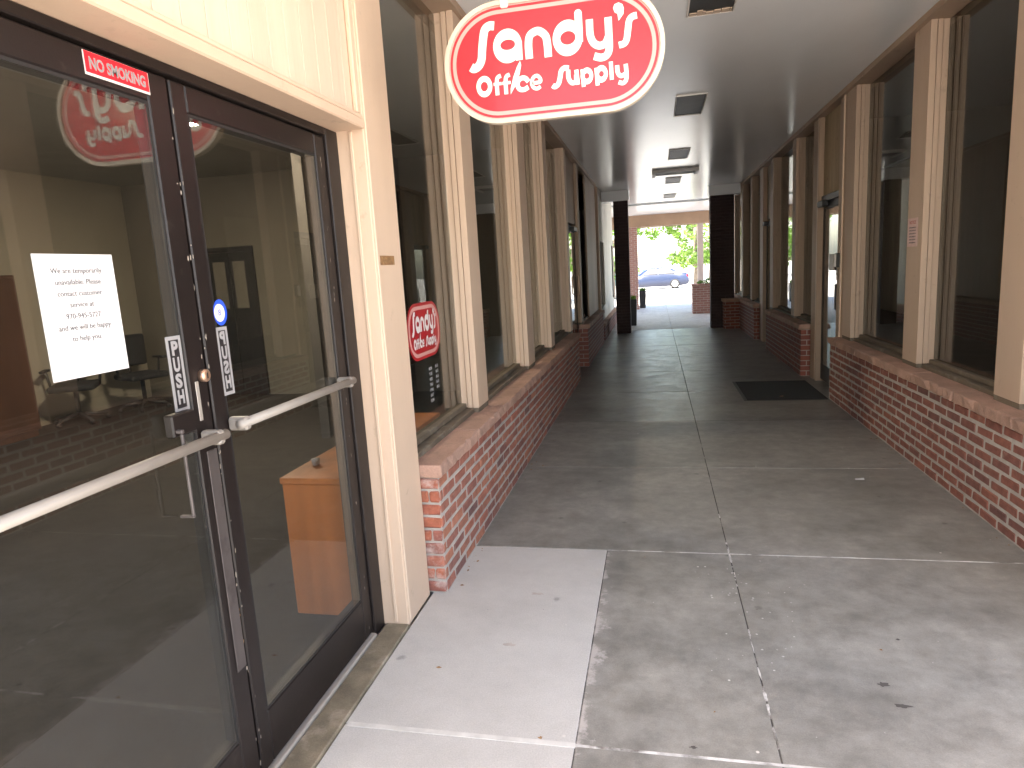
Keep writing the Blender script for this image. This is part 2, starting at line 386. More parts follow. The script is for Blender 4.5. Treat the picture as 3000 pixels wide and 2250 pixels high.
# joint filler strips lying in the gaps
box('joint_filler', (-.29, 1.79, 3.464, 3.470, -.05, .0006), 'joint', fl, 0)
box('joint_filler', (-1.1, -.29, 1.918, 1.940, -.05, .0012), 'joint_pale', fl, 0)
box('joint_filler', (-.29, 1.79, 1.924, 1.935, -.05, .0008), 'joint', fl, 0)
box('joint_filler', (XC-.004, XC+.004, -1, 16, -.05, -.0018), 'joint_dark', fl, 0)
box('joint_filler', (-.294, -.286, .4, 3.46, -.05, -.0025), 'joint_dark', fl, 0)
for y in (5.0, 6.53, 8.06, 9.59, 11.12, 12.65, 14.18):
    box('joint_filler', (-1.1, 1.79, y-.004, y+.004, -.05, -.002), 'joint_dark', fl, 0)
# whitish caulk lumps along the long joint
bm = bmesh.new()
for k in range(26):
    y = R.choice([R.uniform(2.0, 2.9), R.uniform(3.0, 3.6), R.uniform(2.2, 5)]); ln = R.uniform(.01, .05); w = R.uniform(.002, .006)
    r = bmesh.ops.create_icosphere(bm, subdivisions=1, radius=1)
    for v in r['verts']: v.co = Vector((XC+R.uniform(-.003, .003)+v.co.x*w, y+v.co.y*ln, v.co.z*.0018))
o = mk('caulk_crumbs', fin(bm, 'caulk'), 'joint', fl); o['kind'] = 'stuff'

for (x, y, a, b, mt) in ((.771, 2.387, .019, .012, 'gum'), (.797, 2.268, .024, .011, 'gum'), (.087, 1.971, .012, .006, 'gum'), (.92, 2.7, .008, .006, 'gum'), (-.633, 2.486, .024, .012, 'stain'), (-.59, 2.934, .03, .012, 'stain'), (-.41, 1.95, .007, .006, 'tape')):
    V = []
    for k in range(18):
        t = 2*math.pi*k/18; q = 1+.9*noise.noise(Vector((x*9+1.6*math.cos(t), y*9+1.6*math.sin(t), 0)))
        V.append((x+a*q*math.cos(t), y+b*q*math.sin(t), .0011))
    pydata('floor_spot', V, [tuple(range(18))], mt, fl)
ce = struct('ceiling', (0, 0, CZ))
box('ceiling_slab', (-1.32, 2.08, -.8, 19.0, CZ, CZ+.12), 'ceiling', ce, 0)  # near end runs on, unseen, under the added canopy
box('arcade_slab', (-4.5, 3.8, 19.004, 23.3, CZ-.03, CZ+.12), 'ceiling', ce, 0)
box('ceiling_trim', (-1.12, 1.875, 18.86, 18.995, CZ-.045, CZ-.002), 'ceiling', ce, .004)

# shop rooms either side (walls, floor, ceiling) and the storey above
ro = struct('shop_rooms')
def rb(name, b, mat): return box(name, b, mat, ro, 0)
rb('room_floor', (-7.5, -1.31, .3, 8.5, -.05, .004), 'carpet')
rb('room_wall', (-7.6, -7.4, .1, 8.5, 0, 3.06), 'room_paint')
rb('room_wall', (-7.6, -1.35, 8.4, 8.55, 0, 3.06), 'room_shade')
rb('room_ceiling', (-7.6, -1.33, .1, 8.5, 3.05, CZ+.12), 'room_ceiling')
# unseen street-side wall; its wide opening is added to let daylight in
rb('facade_wall', (-9, -6.9, .1, .25, 0, 3.05), 'room_paint'); rb('facade_wall', (-6.9, -1.7, .1, .25, 0, .7), 'room_paint')
rb('facade_wall', (-6.9, -1.7, .1, .25, 2.6, 3.05), 'room_paint'); rb('facade_wall', (-1.7, -1.12, .1, .25, 0, 3.05), 'cream')
# back rooms
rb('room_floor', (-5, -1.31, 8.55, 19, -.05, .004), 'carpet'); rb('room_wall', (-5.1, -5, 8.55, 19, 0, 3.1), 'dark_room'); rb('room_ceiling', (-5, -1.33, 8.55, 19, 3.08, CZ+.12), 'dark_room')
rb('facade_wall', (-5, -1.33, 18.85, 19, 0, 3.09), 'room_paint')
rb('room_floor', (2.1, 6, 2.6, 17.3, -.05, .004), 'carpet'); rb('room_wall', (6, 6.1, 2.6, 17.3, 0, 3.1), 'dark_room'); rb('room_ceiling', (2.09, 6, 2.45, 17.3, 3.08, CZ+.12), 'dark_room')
rb('facade_wall', (2.05, 9, 2.45, 2.6, 0, 3.07), 'cream'); rb('facade_wall', (2.1, 9, 17.3, 17.45, 0, 3.09), 'room_paint'); rb('room_wall', (2.1, 6, 9.0, 9.1, 0, 3.07), 'dark_room'); rb('room_wall', (-3.3, -3.2, 5.9, 8.39, .004, 3.05), 'dark_room')  # last wall is an added partition keeping the left windows dark
rb('upper_storey', (BX0, 2.12, -.8, 17.3, CZ+.125, 4.6), 'cream'); rb('upper_storey', (2.121, BX1, 2.45, 17.3, CZ+.125, 4.6), 'cream'); rb('added_canopy_soffit', (BX0, -1.325, -.8, .095, CZ, CZ+.12), 'ceiling'); rb('arcade_roof', (-4.5, 3.8, 17.304, 23.3, CZ+.125, 3.4), 'cream')  # unseen storey blocks sky; its overhang and soffit are an added light-shaping canopy

# ================================================================== LOW BRICK WALLS
NP = .0662; BL = .2
def brick_mesh(seed, ln, hx, hz, dep):
    rr = random.Random(seed); bm = bmesh.new(); bm_box(bm, -dep/2, dep/2, -ln/2, ln/2, -hz/2, hz/2)
    bmesh.ops.bevel(bm, geom=list(bm.edges), offset=.007, segments=1, profile=.5, affect='EDGES')
    for v in bm.verts: v.co += Vector((rr.uniform(-.0015, .0015), rr.uniform(-.003, .003), rr.uniform(-.0025, .0025)))
    return fin(bm, 'brick')
BV = {}; BW = {}
for s in range(7):
    for ln in (.186, .088):
        me = brick_mesh(s*3+int(ln*1000), ln, 0, .0525, .09); me.materials.append(MATS['brick']); BV[(s, ln)] = me
        m2 = me.copy(); m2.materials.clear(); m2.materials.append(MATS['brick_shaded']); BW[(s, ln)] = m2
EV = []
for s in range(4):
    me = brick_mesh(50+s, .088, 0, .0515, .088); me.materials.append(MATS['brick_end']); EV.append(me)
def coping(parent, x0, x1, y0, y1, z0, z1, face):
    """one rough sandstone slab; the corridor edge is broken and uneven"""
    bm = bmesh.new(); bm_box(bm, x0, x1, y0, y1, z0, z1)
    bmesh.ops.bevel(bm, geom=list(bm.edges), offset=.008, segments=2, profile=.5, affect='EDGES')
    n = max(3, int((y1-y0)/.045))
    for k in range(1, n):
        y = y0+(y1-y0)*k/n
        bmesh.ops.bisect_plane(bm, geom=list(bm.verts)+list(bm.edges)+list(bm.faces), plane_co=(0, y, 0), plane_no=(0, 1, 0))
    xf = x1 if face > 0 else x0
    for v in bm.verts:
        d = noise.noise(v.co*23)*.011+noise.noise(v.co*70)*.009
        if abs(v.co.x-xf) < .02: v.co.x += d; v.co.z += d*.25
    o = mk('coping_stone', fin(bm, 'coping'), 'stone', parent)
    return o
def brick_wall(label, side, y0, y1, top=.594, cap=.066, capw=None, phase=0.0, end_near=False, end_far=False, pieces=True, ymin=-9, lens=(.62, .74)):
    x = XL if side < 0 else XR; back = x-side*(-1)*0
    s = 1 if side < 0 else -1                       # direction the face looks
    w = thing('brick_wall', label, 'brick wall', (x, (y0+y1)/2, 0), group='low brick walls under the shop windows')
    xb = x-s*.24
    xa, xz = sorted((x-s*.0035, xb))
    yy0 = max(y0, ymin)
    box('mortar_core' if pieces else 'brickwork', (xa, xz, yy0+.006, y1-.006, 0, top), 'mortar' if pieces else 'far_brick', w, 0)
    nc = int(round(top/NP))
    if pieces:
        for c in range(nc):
            z = (c+.5)*NP-.001; off = phase+(0 if c % 2 else BL/2)
            k = math.floor((yy0-y0-off)/BL)-1
            while True:
                a = max(y0+off+k*BL, y0); b = min(y0+off+(k+1)*BL, y1); k += 1
                if a >= y1-.02: break
                if b-a < .04 or b < yy0: continue
                ln = .186 if b-a > .15 else .088
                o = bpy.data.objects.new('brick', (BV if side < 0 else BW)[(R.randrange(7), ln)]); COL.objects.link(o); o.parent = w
                o.location = Vector((x-s*.045+R.uniform(-.002, .002), (a+b)/2+R.uniform(-.0025, .0025), z+R.uniform(-.0015, .0015)))-org(w)
                o.rotation_euler = (R.uniform(-.006, .006), 0, R.uniform(-.006, .006))
                o.scale = (1, (b-a-.014)/ln, 1)
        if end_near:
            for c in range(nc):
                z = (c+.5)*NP-.001
                for q in range(2 if c % 3 == 1 else 1):
                    o = bpy.data.objects.new('brick', EV[R.randrange(4)]); COL.objects.link(o); o.parent = w
                    wd = .10 if c % 3 != 1 else .048
                    o.rotation_euler = (0, 0, math.pi/2)
                    o.location = Vector((x-s*(.054+(wd+.008)*q-(.026 if c % 3 == 1 else 0)), y0+.036, z))-org(w)
                    o.scale = (.95, wd/.088, 1)
    y = yy0
    while y < y1-.05:
        ln = min(R.uniform(*lens), y1-y)
        if y1-(y+ln) < .25: ln = y1-y
        xa, xz = sorted((x+s*.022, x-s*.135))
        coping(w, xa, xz, y-(.02 if y == yy0 and end_near else 0)+.003, y+ln-.004, top+.002, top+cap, s)
        y += ln
    return w
brick_wall('red brick wall with pink stone coping under the window stickers, left of walkway', -1, 2.90, 9.02, end_near=True, phase=.05)
brick_wall('short shaded brick wall beyond the left glass door', -1, 10.26, 13.5, pieces=False)
brick_wall('lowest brick wall under the pale left wall at the far end', -1, 13.8, 18.9, top=.30, cap=.06, pieces=False)
brick_wall('shade-toned brick wall with worn stone coping, nearest on the right', 1, 2.5, 7.52, phase=.087)
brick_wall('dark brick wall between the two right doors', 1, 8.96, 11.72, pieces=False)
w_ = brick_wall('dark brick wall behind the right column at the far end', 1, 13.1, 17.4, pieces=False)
box('return_wall', (1.46, 1.788, 15.25, 15.58, 0, .594), 'far_brick', w_, 0); box('coping_stone', (1.43, 1.762, 15.22, 15.585, .596, .66), 'stone', w_, .008)

# ================================================================== SHOPFRONTS
def shopfront(name, label, side):
    return thing(name, label, 'shopfront', (ML if side < 0 else MR, 5, 0))
SL = shopfront('shopfront', 'cream painted timber shopfront with tall windows on the left', -1)
SR = shopfront('shopfront', 'tan and shade-toned cream timber shopfront with tall windows on the right', 1)
ZT = 3.07                                                          # underside of the head board
def mullion(par, side, y0, y1, z0=.70, mat='cream', xf=None, xg=None, name='mullion', z1=ZT):
    s = 1 if side < 0 else -1
    xf = xf if xf is not None else (ML if side < 0 else MR); xg = xg if xg is not None else (GL if side < 0 else GR)
    dp = abs(xf-xg)
    # three boards side by side: the grooves between them show on the street face
    cuts = [0, .36, .66, 1.0]; bl = []
    for i in range(3):
        a = xf-s*(cuts[i]*dp+(.0022 if i else 0)); b = xf-s*(cuts[i+1]*dp-(.0022 if i < 2 else -.004))
        xa, xb = sorted((a, b)); bl.append((xa, xb, y0+.004*i*(1 if i < 2 else 2), y1-.003*i, z0, z1))
    xa, xb = sorted((xf-s*.012, xg)); bl.append((xa, xb, y0+.02, y1-.02, z0, z1))
    xa, xb = sorted((xf-s*.001, xg-s*.05)); box('mullion_foot', (xa, xb, y0+.001, y1-.001, .60, z0-.0005), 'sill_wood', par, .002)
    return boxes(name, bl, mat, par, .002)
def pane(par, side, y0, y1, z0=.715, z1=ZT-.01, xg=None, mat=None):
    x = xg if xg is not None else (GL if side < 0 else GR)
    return box('window_pane', (x-.003, x+.003, y0, y1, z0, z1), mat or ('glass' if side < 0 else 'glass_dusty'), par, 0)
def sill(par, side, y0, y1, z=.66):
    s = 1 if side < 0 else -1
    x = GL if side < 0 else GR
    xa, xb = sorted((x-s*.06, x+s*.085)); box('window_sill', (xa, xb, y0, y1, z-.06, z+.028), 'sill_wood', par, .004)
    xa, xb = sorted((x-s*.03, x+s*.035)); box('glazing_bead', (xa, xb, y0, y1, z+.03, z+.062), 'sill_wood', par, .004)
# ---- left
box('post', (-1.262, -1.115, 2.583, 2.872, 0.0, ZT), 'cream', SL, .006)
box('corner_bead', (-1.117, -1.107, 2.586, 2.600, .02, ZT), 'cream_trim', SL, .004)
box('corner_bead', (-1.18, -1.165, 2.574, 2.5825, .02, 2.13), 'cream_trim', SL, .003)
LW = [(4.04, 4.29, 'cream'), (5.81, 6.12, 'cream'), (7.18, 7.41, 'cream'), (8.90, 9.10, 'cream')]
for a, b, m_ in LW: mullion(SL, -1, a, b, .69, m_)
ys = [2.872]+[v for a, b, _ in LW for v in (a, b)]
for i in range(0, 8, 2):
    pane(SL, -1, ys[i]-.005, ys[i+1]+.005); sill(SL, -1, ys[i], ys[i+1])
box('head_board', (-1.30, -1.10, 2.874, 13.6, ZT, CZ-.001), 'tan', SL, .003)
# over and beside the near door
box('head_board', (-1.30, -1.105, .3, 2.874, ZT, CZ-.001), 'cream', SL, .003)
y = .36; k = 0
while y < 2.57:
    box('siding_board', (-1.152, -1.138, y, min(y+.0985, 2.578), 2.192, ZT), 'siding', SL, .0015); y += .1016; k += 1
box('siding_backing', (-1.30, -1.154, .3, 2.582, 2.14, ZT), 'siding', SL, 0)
box('lintel', (-1.262, -1.109, .3, 2.5815, 2.135, 2.172), 'cream', SL, .005)
box('lintel_moulding', (-1.137, -1.116, .3, 2.5815, 2.173, 2.19), 'cream_trim', SL, .004)
box('corner_trim', (-1.137, -1.118, 2.545, 2.5815, 2.191, ZT), 'cream_trim', SL, .004)
box('post', (-1.262, -1.115, .26, .60, 0, 2.13), 'cream', SL, .006)
# bronze door frame
box('door_frame', (-1.30, -1.232, 2.482, 2.582, .0, 2.134), 'bronze', SL, .003)
box('door_frame', (-1.30, -1.232, .60, .77, .0, 2.134), 'bronze', SL, .003)
box('door_frame', (-1.30, -1.232, .771, 2.481, 2.106, 2.134), 'bronze', SL, .003)
box('concrete_threshold', (-1.222, -1.1125, .6, 2.582, -.05, .012), 'threshold', SL, .004)
box('metal_threshold', (-1.30, -1.223, .77, 2.481, -.05, .022), 'aluminium', SL, .006)
# left, beyond the second door
mullion(SL, -1, 10.30, 10.52, .69, 'tan'); pane(SL, -1, 10.52, 11.6); sill(SL, -1, 10.52, 11.6)
y = 11.6
while y < 13.55: box('siding_board', (-1.16, -1.13, y, y+.196, .67, ZT), 'tan', SL, .004); y += .2
box('post', (-1.25, -1.08, 13.52, 13.72, 0, ZT), 'tan', SL, .004)
box('transom_panel', (-1.20, -1.17, 9.12, 10.28, 2.17, ZT), 'tan', SL, .003)
# pale end wall with its two openings
PW = thing('end_wall', 'pale rough plastered wall with two dark windows beyond the left shopfront', 'wall', (-1.14, 16.3, 0))
boxes('wall_body', [(-1.33, -1.127, 13.725, 14.2, .3, CZ), (-1.33, -1.127, 15.42, 18.1, .3, CZ), (-1.33, -1.127, 18.7, 18.84, .3, CZ),
     (-1.33, -1.127, 14.2, 15.42, 2.05, CZ), (-1.33, -1.127, 18.1, 18.7, 2.05, CZ), (-1.33, -1.127, 14.2, 15.42, .3, .66), (-1.33, -1.127, 18.1, 18.7, .3, .66)], 'pale_wall', PW, 0)
for a, b in ((14.2, 15.42), (18.1, 18.7)):
    box('window_pane', (-1.235, -1.228, a, b, .66, 2.05), 'glass_dark', PW, 0)
    boxes('window_frame', [(-1.25, -1.20, a, a+.05, .66, 2.05), (-1.25, -1.20, b-.05, b, .66, 2.05), (-1.25, -1.20, a+.05, b-.05, 2.0, 2.05)], 'bronze', PW)
# ---- right
RW = [(2.45, 2.74, 'cream_dimmed'), (3.94, 4.22, 'cream_dimmed'), (5.39, 5.68, 'cream_dimmed'), (7.13, 7.42, 'cream_dimmed')]
for a, b, m_ in RW: mullion(SR, 1, a, b, .69, m_)
ys = [v for a, b, _ in RW for v in (a, b)]
for i in range(1, 6, 2):
    pane(SR, 1, ys[i]-.005, ys[i+1]+.005); sill(SR, 1, ys[i], ys[i+1])
box('head_board', (1.845, 2.08, 2.45, 17.45, ZT, CZ-.001), 'tan', SR, .003)
box('post', (1.885, 2.06, 7.43, 7.70, 0, ZT), 'tan', SR, .004); box('corner_trim', (1.868, 1.884, 7.50, 7.53, 0.02, ZT), 'cream_trim', SR, .003)
box('post', (1.885, 2.06, 8.60, 8.88, 0, ZT), 'tan', SR, .004); box('corner_trim', (1.878, 1.8835, 8.61, 8.635, 0.02, ZT), 'cream_trim', SR, .002)
y = 7.702
while y < 8.59: box('siding_board', (1.94, 1.955, y, min(y+.145, 8.598), 2.19, ZT), 'old_siding', SR, .003); y += .149
box('transom_rail', (1.92, 2.0, 7.701, 8.599, 2.12, 2.188), 'bronze', SR, .003)
mullion(SR, 1, 9.88, 10.10, .69, 'tan'); mullion(SR, 1, 11.64, 11.92, .69, 'tan')
pane(SR, 1, 8.88, 9.88); sill(SR, 1, 8.88, 9.88); pane(SR, 1, 10.1, 11.64); sill(SR, 1, 10.1, 11.64)
box('post', (1.885, 2.06, 12.72, 13.08, 0, ZT), 'tan', SR, .004); box('transom_panel', (1.95, 1.98, 11.93, 12.715, 2.17, ZT), 'old_siding', SR, .003)
for a, b in ((14.05, 14.3), (15.45, 15.75), (17.0, 17.3)): mullion(SR, 1, a, b, .69, 'tan')
for a, b in ((13.08, 14.05), (14.3, 15.45), (15.75, 17.0)): pane(SR, 1, a, b); sill(SR, 1, a, b)

# ================================================================== GLASS DOORS
def door(label, x, y0, y1, face, ztop=2.1, hinge='far', bars=True, group='glass shop doors', z0=.03):
    """aluminium framed glass leaf lying in the plane x; face=+1 looks to +X"""
    d = thing('glass_door', label, 'glass door', (x, (y0+y1)/2, z0), group)
    t = .022; xa, xb = x-t, x+t
    box('stile', (xa, xb, y0, y0+.06, z0, ztop), 'bronze', d, .004); box('stile', (xa, xb, y1-.075, y1, z0, ztop), 'bronze', d, .004)
    box('top_rail', (xa, xb, y0+.0605, y1-.0755, ztop-.075, ztop), 'bronze', d, .004)
    box('bottom_rail', (xa, xb, y0+.0605, y1-.0755, z0, .21), 'bronze', d, .004)
    boxes('glazing_gasket', [(x-.019, x+.019, y0+.0605, y0+.068, .2105, ztop-.0755), (x-.019, x+.019, y1-.083, y1-.0755, .2105, ztop-.0755),
          (x-.019, x+.019, y0+.068, y1-.083, .2105, .219), (x-.019, x+.019, y0+.068, y1-.083, ztop-.084, ztop-.0755)], 'gasket', d, 0)
    gp = x+.015*face
    box('glass_pane', (gp-.003, gp+.003, y0+.066, y1-.081, .217, ztop-.082), 'glass', d, 0)
    return d
DX = -1.262
dl = door('left leaf of the bronze glass entrance doors with a paper notice', DX, .775, 1.622, 1)
dr = door('right leaf of the bronze glass entrance doors showing the wooden counter', DX, 1.632, 2.476, 1)
# inside push bars, seen through and in front of the leaves
def push_bar(d, y0, y1, z):
    b = tube('push_bar', [(DX+.075, y0, z), (DX+.075, y1, z)], .0145, 'bar_metal', d, 14)
    for y in (y0+.03, y1-.03):
        boxes('bracket', [(DX+.024, DX+.086, y-.014, y+.014, z-.022, z+.018)], 'bar_metal', b, .006)
push_bar(dl, .80, 1.60, 1.145); push_bar(dr, 1.665, 2.42, 1.155)
# lock cylinder, pull handle and worn edge strip on the left leaf
tube('lock_cylinder', [(DX+.022, 1.602, 1.312), (DX+.036, 1.602, 1.312), (DX+.040, 1.602, 1.312)], .017, 'brass', dl, 16, radii=[.018, .018, .013])
boxes('keyway', [(DX+.0402, DX+.0412, 1.600, 1.604, 1.304, 1.320)], 'gasket', dl, 0)
boxes('pull_handle', [(DX+.06, DX+.068, 1.437, 1.445, .965, 1.185), (DX+.024, DX+.068, 1.437, 1.449, 1.186, 1.196), (DX+.024, DX+.066, 1.437, 1.449, .958, .9645)], 'bronze_worn', dl, .002)
boxes('latch_box', [(DX+.023, DX+.05, 1.43, 1.52, 1.175, 1.235)], 'bronze', dl, .004)
box('edge_strip', (DX+.0225, DX+.0265, 1.575, 1.617, .42, 1.10), 'bronze_worn', dl, .001)
box('edge_strip', (DX+.0225, DX+.0255, 1.567, 1.58, 1.19, 1.30), 'aluminium', dl, .001)
bm = bmesh.new()
for k in range(16):
    r = bmesh.ops.create_icosphere(bm, subdivisions=1, radius=R.uniform(.004, .010))
    c = Vector((DX+.0225, 1.612+R.uniform(-.02, .01), .56+R.uniform(-.07, .06)))
    for v in r['verts']: v.co = c+Vector((v.co.x*.25, v.co.y, v.co.z))
mk('worn_paint', fin(bm, 'wp'), 'tape', dl)
# chipped paint along the meeting edges
for d_, yy in ((dl, 1.619), (dr, 1.635), (dr, 2.44)):
    bm = bmesh.new()
    for k in range(22):
        r = bmesh.ops.create_icosphere(bm, subdivisions=1, radius=1); a = R.uniform(.001, .0035); c = Vector((DX+.0222, yy+R.gauss(0, .004), R.uniform(.06, 2.05))); e = R.uniform(.002, .012)
        for v in r['verts']: v.co = c+Vector((v.co.x*.0006, v.co.y*a, v.co.z*e))
    o = mk('paint_chips', fin(bm, 'chips'), 'bronze_chip', d_); o['kind'] = 'stuff'
# other doors
d3 = door('glass door between the left brick walls, mirroring the green trees', -1.20, 9.16, 10.24, 1, 2.13)
tube('pull_handle', [(-1.17, 10.14, 1.12), (-1.13, 10.14, 1.14), (-1.13, 10.14, 1.40), (-1.17, 10.14, 1.42)], .011, 'brass', d3, 8)
boxes('closer', [(-1.175, -1.12, 9.7, 10.1, 2.06, 2.12)], 'black_plastic', d3, .006)
d4 = door('right hand glass door with lock boxes by the black mat', 1.965, 7.705, 8.595, -1, 2.115)
boxes('closer', [(1.87, 1.94, 8.35, 8.59, 2.06, 2.13)], 'black_plastic', d4, .008)
boxes('pull_handle', [(1.90, 1.942, 7.80, 7.86, .92, 1.2)], 'black_plastic', d4, .01)
box('card_reader', (1.925, 1.942, 8.02, 8.22, 1.34, 1.52), 'aluminium', d4, .006)
d5 = door('far glass door between the dark right brick walls', 1.965, 11.93, 12.715, -1, 2.13)
boxes('closer', [(1.87, 1.94, 12.5, 12.7, 2.06, 2.13)], 'black_plastic', d5, .008)
tube('pull_handle', [(1.94, 12.02, .98), (1.90, 12.02, .98), (1.90, 12.02, 1.28), (1.94, 12.02, 1.28)], .012, 'black_plastic', d5, 8)

# lock boxes and notice on the right posts
lb = thing('lock_box', 'small white key lock box on the brown post by the right door', 'lock box', (1.885, 7.58, 1.38))
boxes('body', [(1.84, 1.883, 7.54, 7.62, 1.38, 1.53)], 'black_plastic', lb, .008); boxes('cover', [(1.832, 1.839, 7.55, 7.61, 1.39, 1.52)], 'white_paint', lb, .003)
lk = thing('padlock', 'hanging padlock under the white key box on the door edge', 'padlock', (1.90, 7.69, 1.25))
boxes('body', [(1.865, 1.884, 7.635, 7.685, 1.25, 1.31)], 'chrome', lk, .004)
tube('shackle', [(1.875, 7.645, 1.31), (1.875, 7.645, 1.345), (1.875, 7.66, 1.36), (1.875, 7.675, 1.345), (1.875, 7.675, 1.31)], .004, 'chrome', lk, 8)
nt = thing('posted_notice', 'small faded pink notice on the right window post', 'notice', (MR, 5.57, 1.55))
box('sheet', (MR-.0025, MR-.0005, 5.47, 5.665, 1.55, 1.757), 'paper_pink', nt, 0)
text_mesh('heading', 'NOTICE', .035, 'ink_red', nt, (MR-.003, 5.567, 1.725), (0, -1, 0), (0, 0, 1))
for k in range(6): text_mesh('text_line', 'private property no', .016, 'ink', nt, (MR-.003, 5.567, 1.69-.022*k), (0, -1, 0), (0, 0, 1))

# ================================================================== STICKERS AND NOTICES
gx = DX+.0185
pn = thing('paper_notice', 'white printed paper taped inside the left entrance door', 'notice', (gx, 1.247, 1.37))
box('sheet', (gx+.0005, gx+.0015, 1.143, 1.351, 1.373, 1.641), 'paper', pn, 0)
for k, s in enumerate(['We are temporarily', 'unavailable. Please', 'contact customer', 'service at', '970-945-5727', 'and we will be happy', 'to help you.']):
    text_mesh('text_line', s, .0165, 'ink', pn, (gx+.002, 1.247, 1.605-.0245*k), (0, 1, 0), (0, 0, 1))
sx_ = DX+.0225
ns_ = thing('no_smoking_sign', 'small red no smoking plate on the door head', 'sign', (sx_, 1.455, 2.04))
box('plate', (sx_+.0003, sx_+.002, 1.355, 1.553, 2.040, 2.092), 'sticker_white', ns_, 0)
box('red_field', (sx_+.0021, sx_+.0026, 1.357, 1.551, 2.0455, 2.0915), 'bright_red', ns_, 0)
text_mesh('lettering', 'NO SMOKING', .036, 'silver_print', ns_, (sx_+.0031, 1.454, 2.066), (0, 1, 0), (0, 0, 1), bold=.0012, width=.172)
def push_sticker(label, y0, y1, z0, z1, x, mirror=False):
    t = thing('push_sticker', label, 'sticker', (x, (y0+y1)/2, z0))
    box('border', (x+.0003, x+.0009, y0, y1, z0, z1), 'silver_print', t, 0)
    box('field', (x+.001, x+.0014, y0+.010, y1-.010, z0+.010, z1-.010), 'black_print', t, 0)
    for k, ch in enumerate('PUSH'):
        text_mesh('letter', ch, .05, 'silver_print', t, (x+.0018, (y0+y1)/2, z1-.034-.0435*k), (0, -1 if mirror else 1, 0), (0, 0, 1), bold=.0022, width=.024)
    return t
push_sticker('black push sticker with silver letters on the left door leaf', 1.484, 1.540, 1.230, 1.432, gx)
push_sticker('black push sticker beside the blue round sticker, on right leaf', 1.690, 1.742, 1.236, 1.437, gx, True)
bs = thing('round_sticker', 'small round blue and white sticker on the right door leaf', 'sticker', (gx, 1.727, 1.44))
def disc(name, c, r, x, mat, par, rz=None, seg=28):
    vs_ = [(x, c[0]+r*math.cos(2*math.pi*k/seg), c[1]+(rz or r)*math.sin(2*math.pi*k/seg)) for k in range(seg)]
    return pydata(name, vs_, [tuple(range(seg))], mat, par)
disc('disc', (1.722, 1.479), .031, gx+.0006, 'blue_print', bs, .038); disc('centre', (1.718, 1.478), .024, gx+.001, 'sticker_white', bs, .026)
text_mesh('emblem', '8', .026, 'blue_print', bs, (gx+.0014, 1.718, 1.478), (0, 1, 0), (0, 0, 1))
tp = box('tape_scrap', (-1.1148, -1.1128, 2.628, 2.778, 1.604, 1.642), 'tape', None, 0)
props(tp, 'small brown tape scrap on the cream door post', 'tape')

# -------- lettering of the hanging sign in sign-local millimetres
STROKES = [(31, [(-209, 132), (-228, 134), (-245, 123), (-253, 96), (-260, 55), (-265, 21), (-277, 0), (-295, -8), (-307, -1)]), (28, [(-82, 2), (-83, 52), (-75, 83), (-46, 94), (-20, 76), (-13, 48), (-11, 0)]), (27, [(104, 134), (105, 92), (105, 37)]), (26, [(144, 109), (145, 58), (156, 29), (177, 16), (199, 22), (210, 42)]), (26, [(211, 108), (212, 49), (212, 2), (202, -19), (182, -25), (157, -17)]), (23, [(313, 101), (296, 98), (285, 85), (280, 55), (275, 27), (266, 13), (247, 9)]), (15, [(-211, -112), (-211, -64), (-206, -49), (-194, -44)]), (11, [(-224, -72), (-193, -72)]), (15, [(-177, -112), (-177, -64), (-172, -49), (-160, -44)]), (11, [(-190, -72), (-158, -72)]), (13, [(-76, -84), (-47, -83), (-45, -72), (-56, -60), (-70, -64), (-78, -80), (-73, -98), (-59, -105), (-45, -99)]), (17, [(-90, -77), (-101, -64), (-116, -62), (-129, -71), (-132, -86), (-124, -100), (-108, -103), (-91, -96)]), (18, [(63, -47), (46, -45), (34, -55), (29, -77), (22, -97), (9, -106), (0, -100)]), (16, [(60, -53), (61, -83), (73, -100), (87, -95), (89, -73)]), (15, [(90, -56), (94, -108)]), (14, [(112, -57), (115, -118)]), (14, [(163, -58), (166, -119)]), (14, [(216, -43), (218, -105)]), (15, [(238, -58), (240, -83), (251, -96), (265, -91)]), (15, [(269, -57), (271, -93), (268, -113), (257, -121), (242, -116)])]
RINGS = [((-162, 56), 55, 60, (-161, 60), 28, 18), ((63, 56), 55, 62, (64, 56), 28, 23), ((-260, -76), 31, 38, (-260, -76), 14, 17), ((128, -82), 23, 29, (128, -82), 9, 10), ((181, -81), 23, 30, (181, -81), 9, 10)]
POLYS = [[(-131, 55), (-107, 65), (-107, 2), (-133, 1)], [(230, 135), (235, 147), (250, 151), (263, 144), (268, 130), (266, 111), (248, 90), (245, 114), (235, 120)], [(-118, -1), (-114, -16), (-121, -45), (-137, -81), (-160, -115), (-159, -94), (-146, -54), (-131, -21)]]
def catmull(p, n=6):
    if len(p) < 3: return [Vector(q) for q in p]
    p = [Vector(q) for q in p]; p = [2*p[0]-p[1]]+p+[2*p[-1]-p[-2]]; out = []
    for i in range(1, len(p)-2):
        for k in range(n):
            t = k/n; a, b, c, d = p[i-1:i+3]
            out.append(.5*((2*b)+(c-a)*t+(2*a-5*b+4*c-d)*t*t+(3*b-a-3*c+d)*t**3))
    return out+[p[-2]]
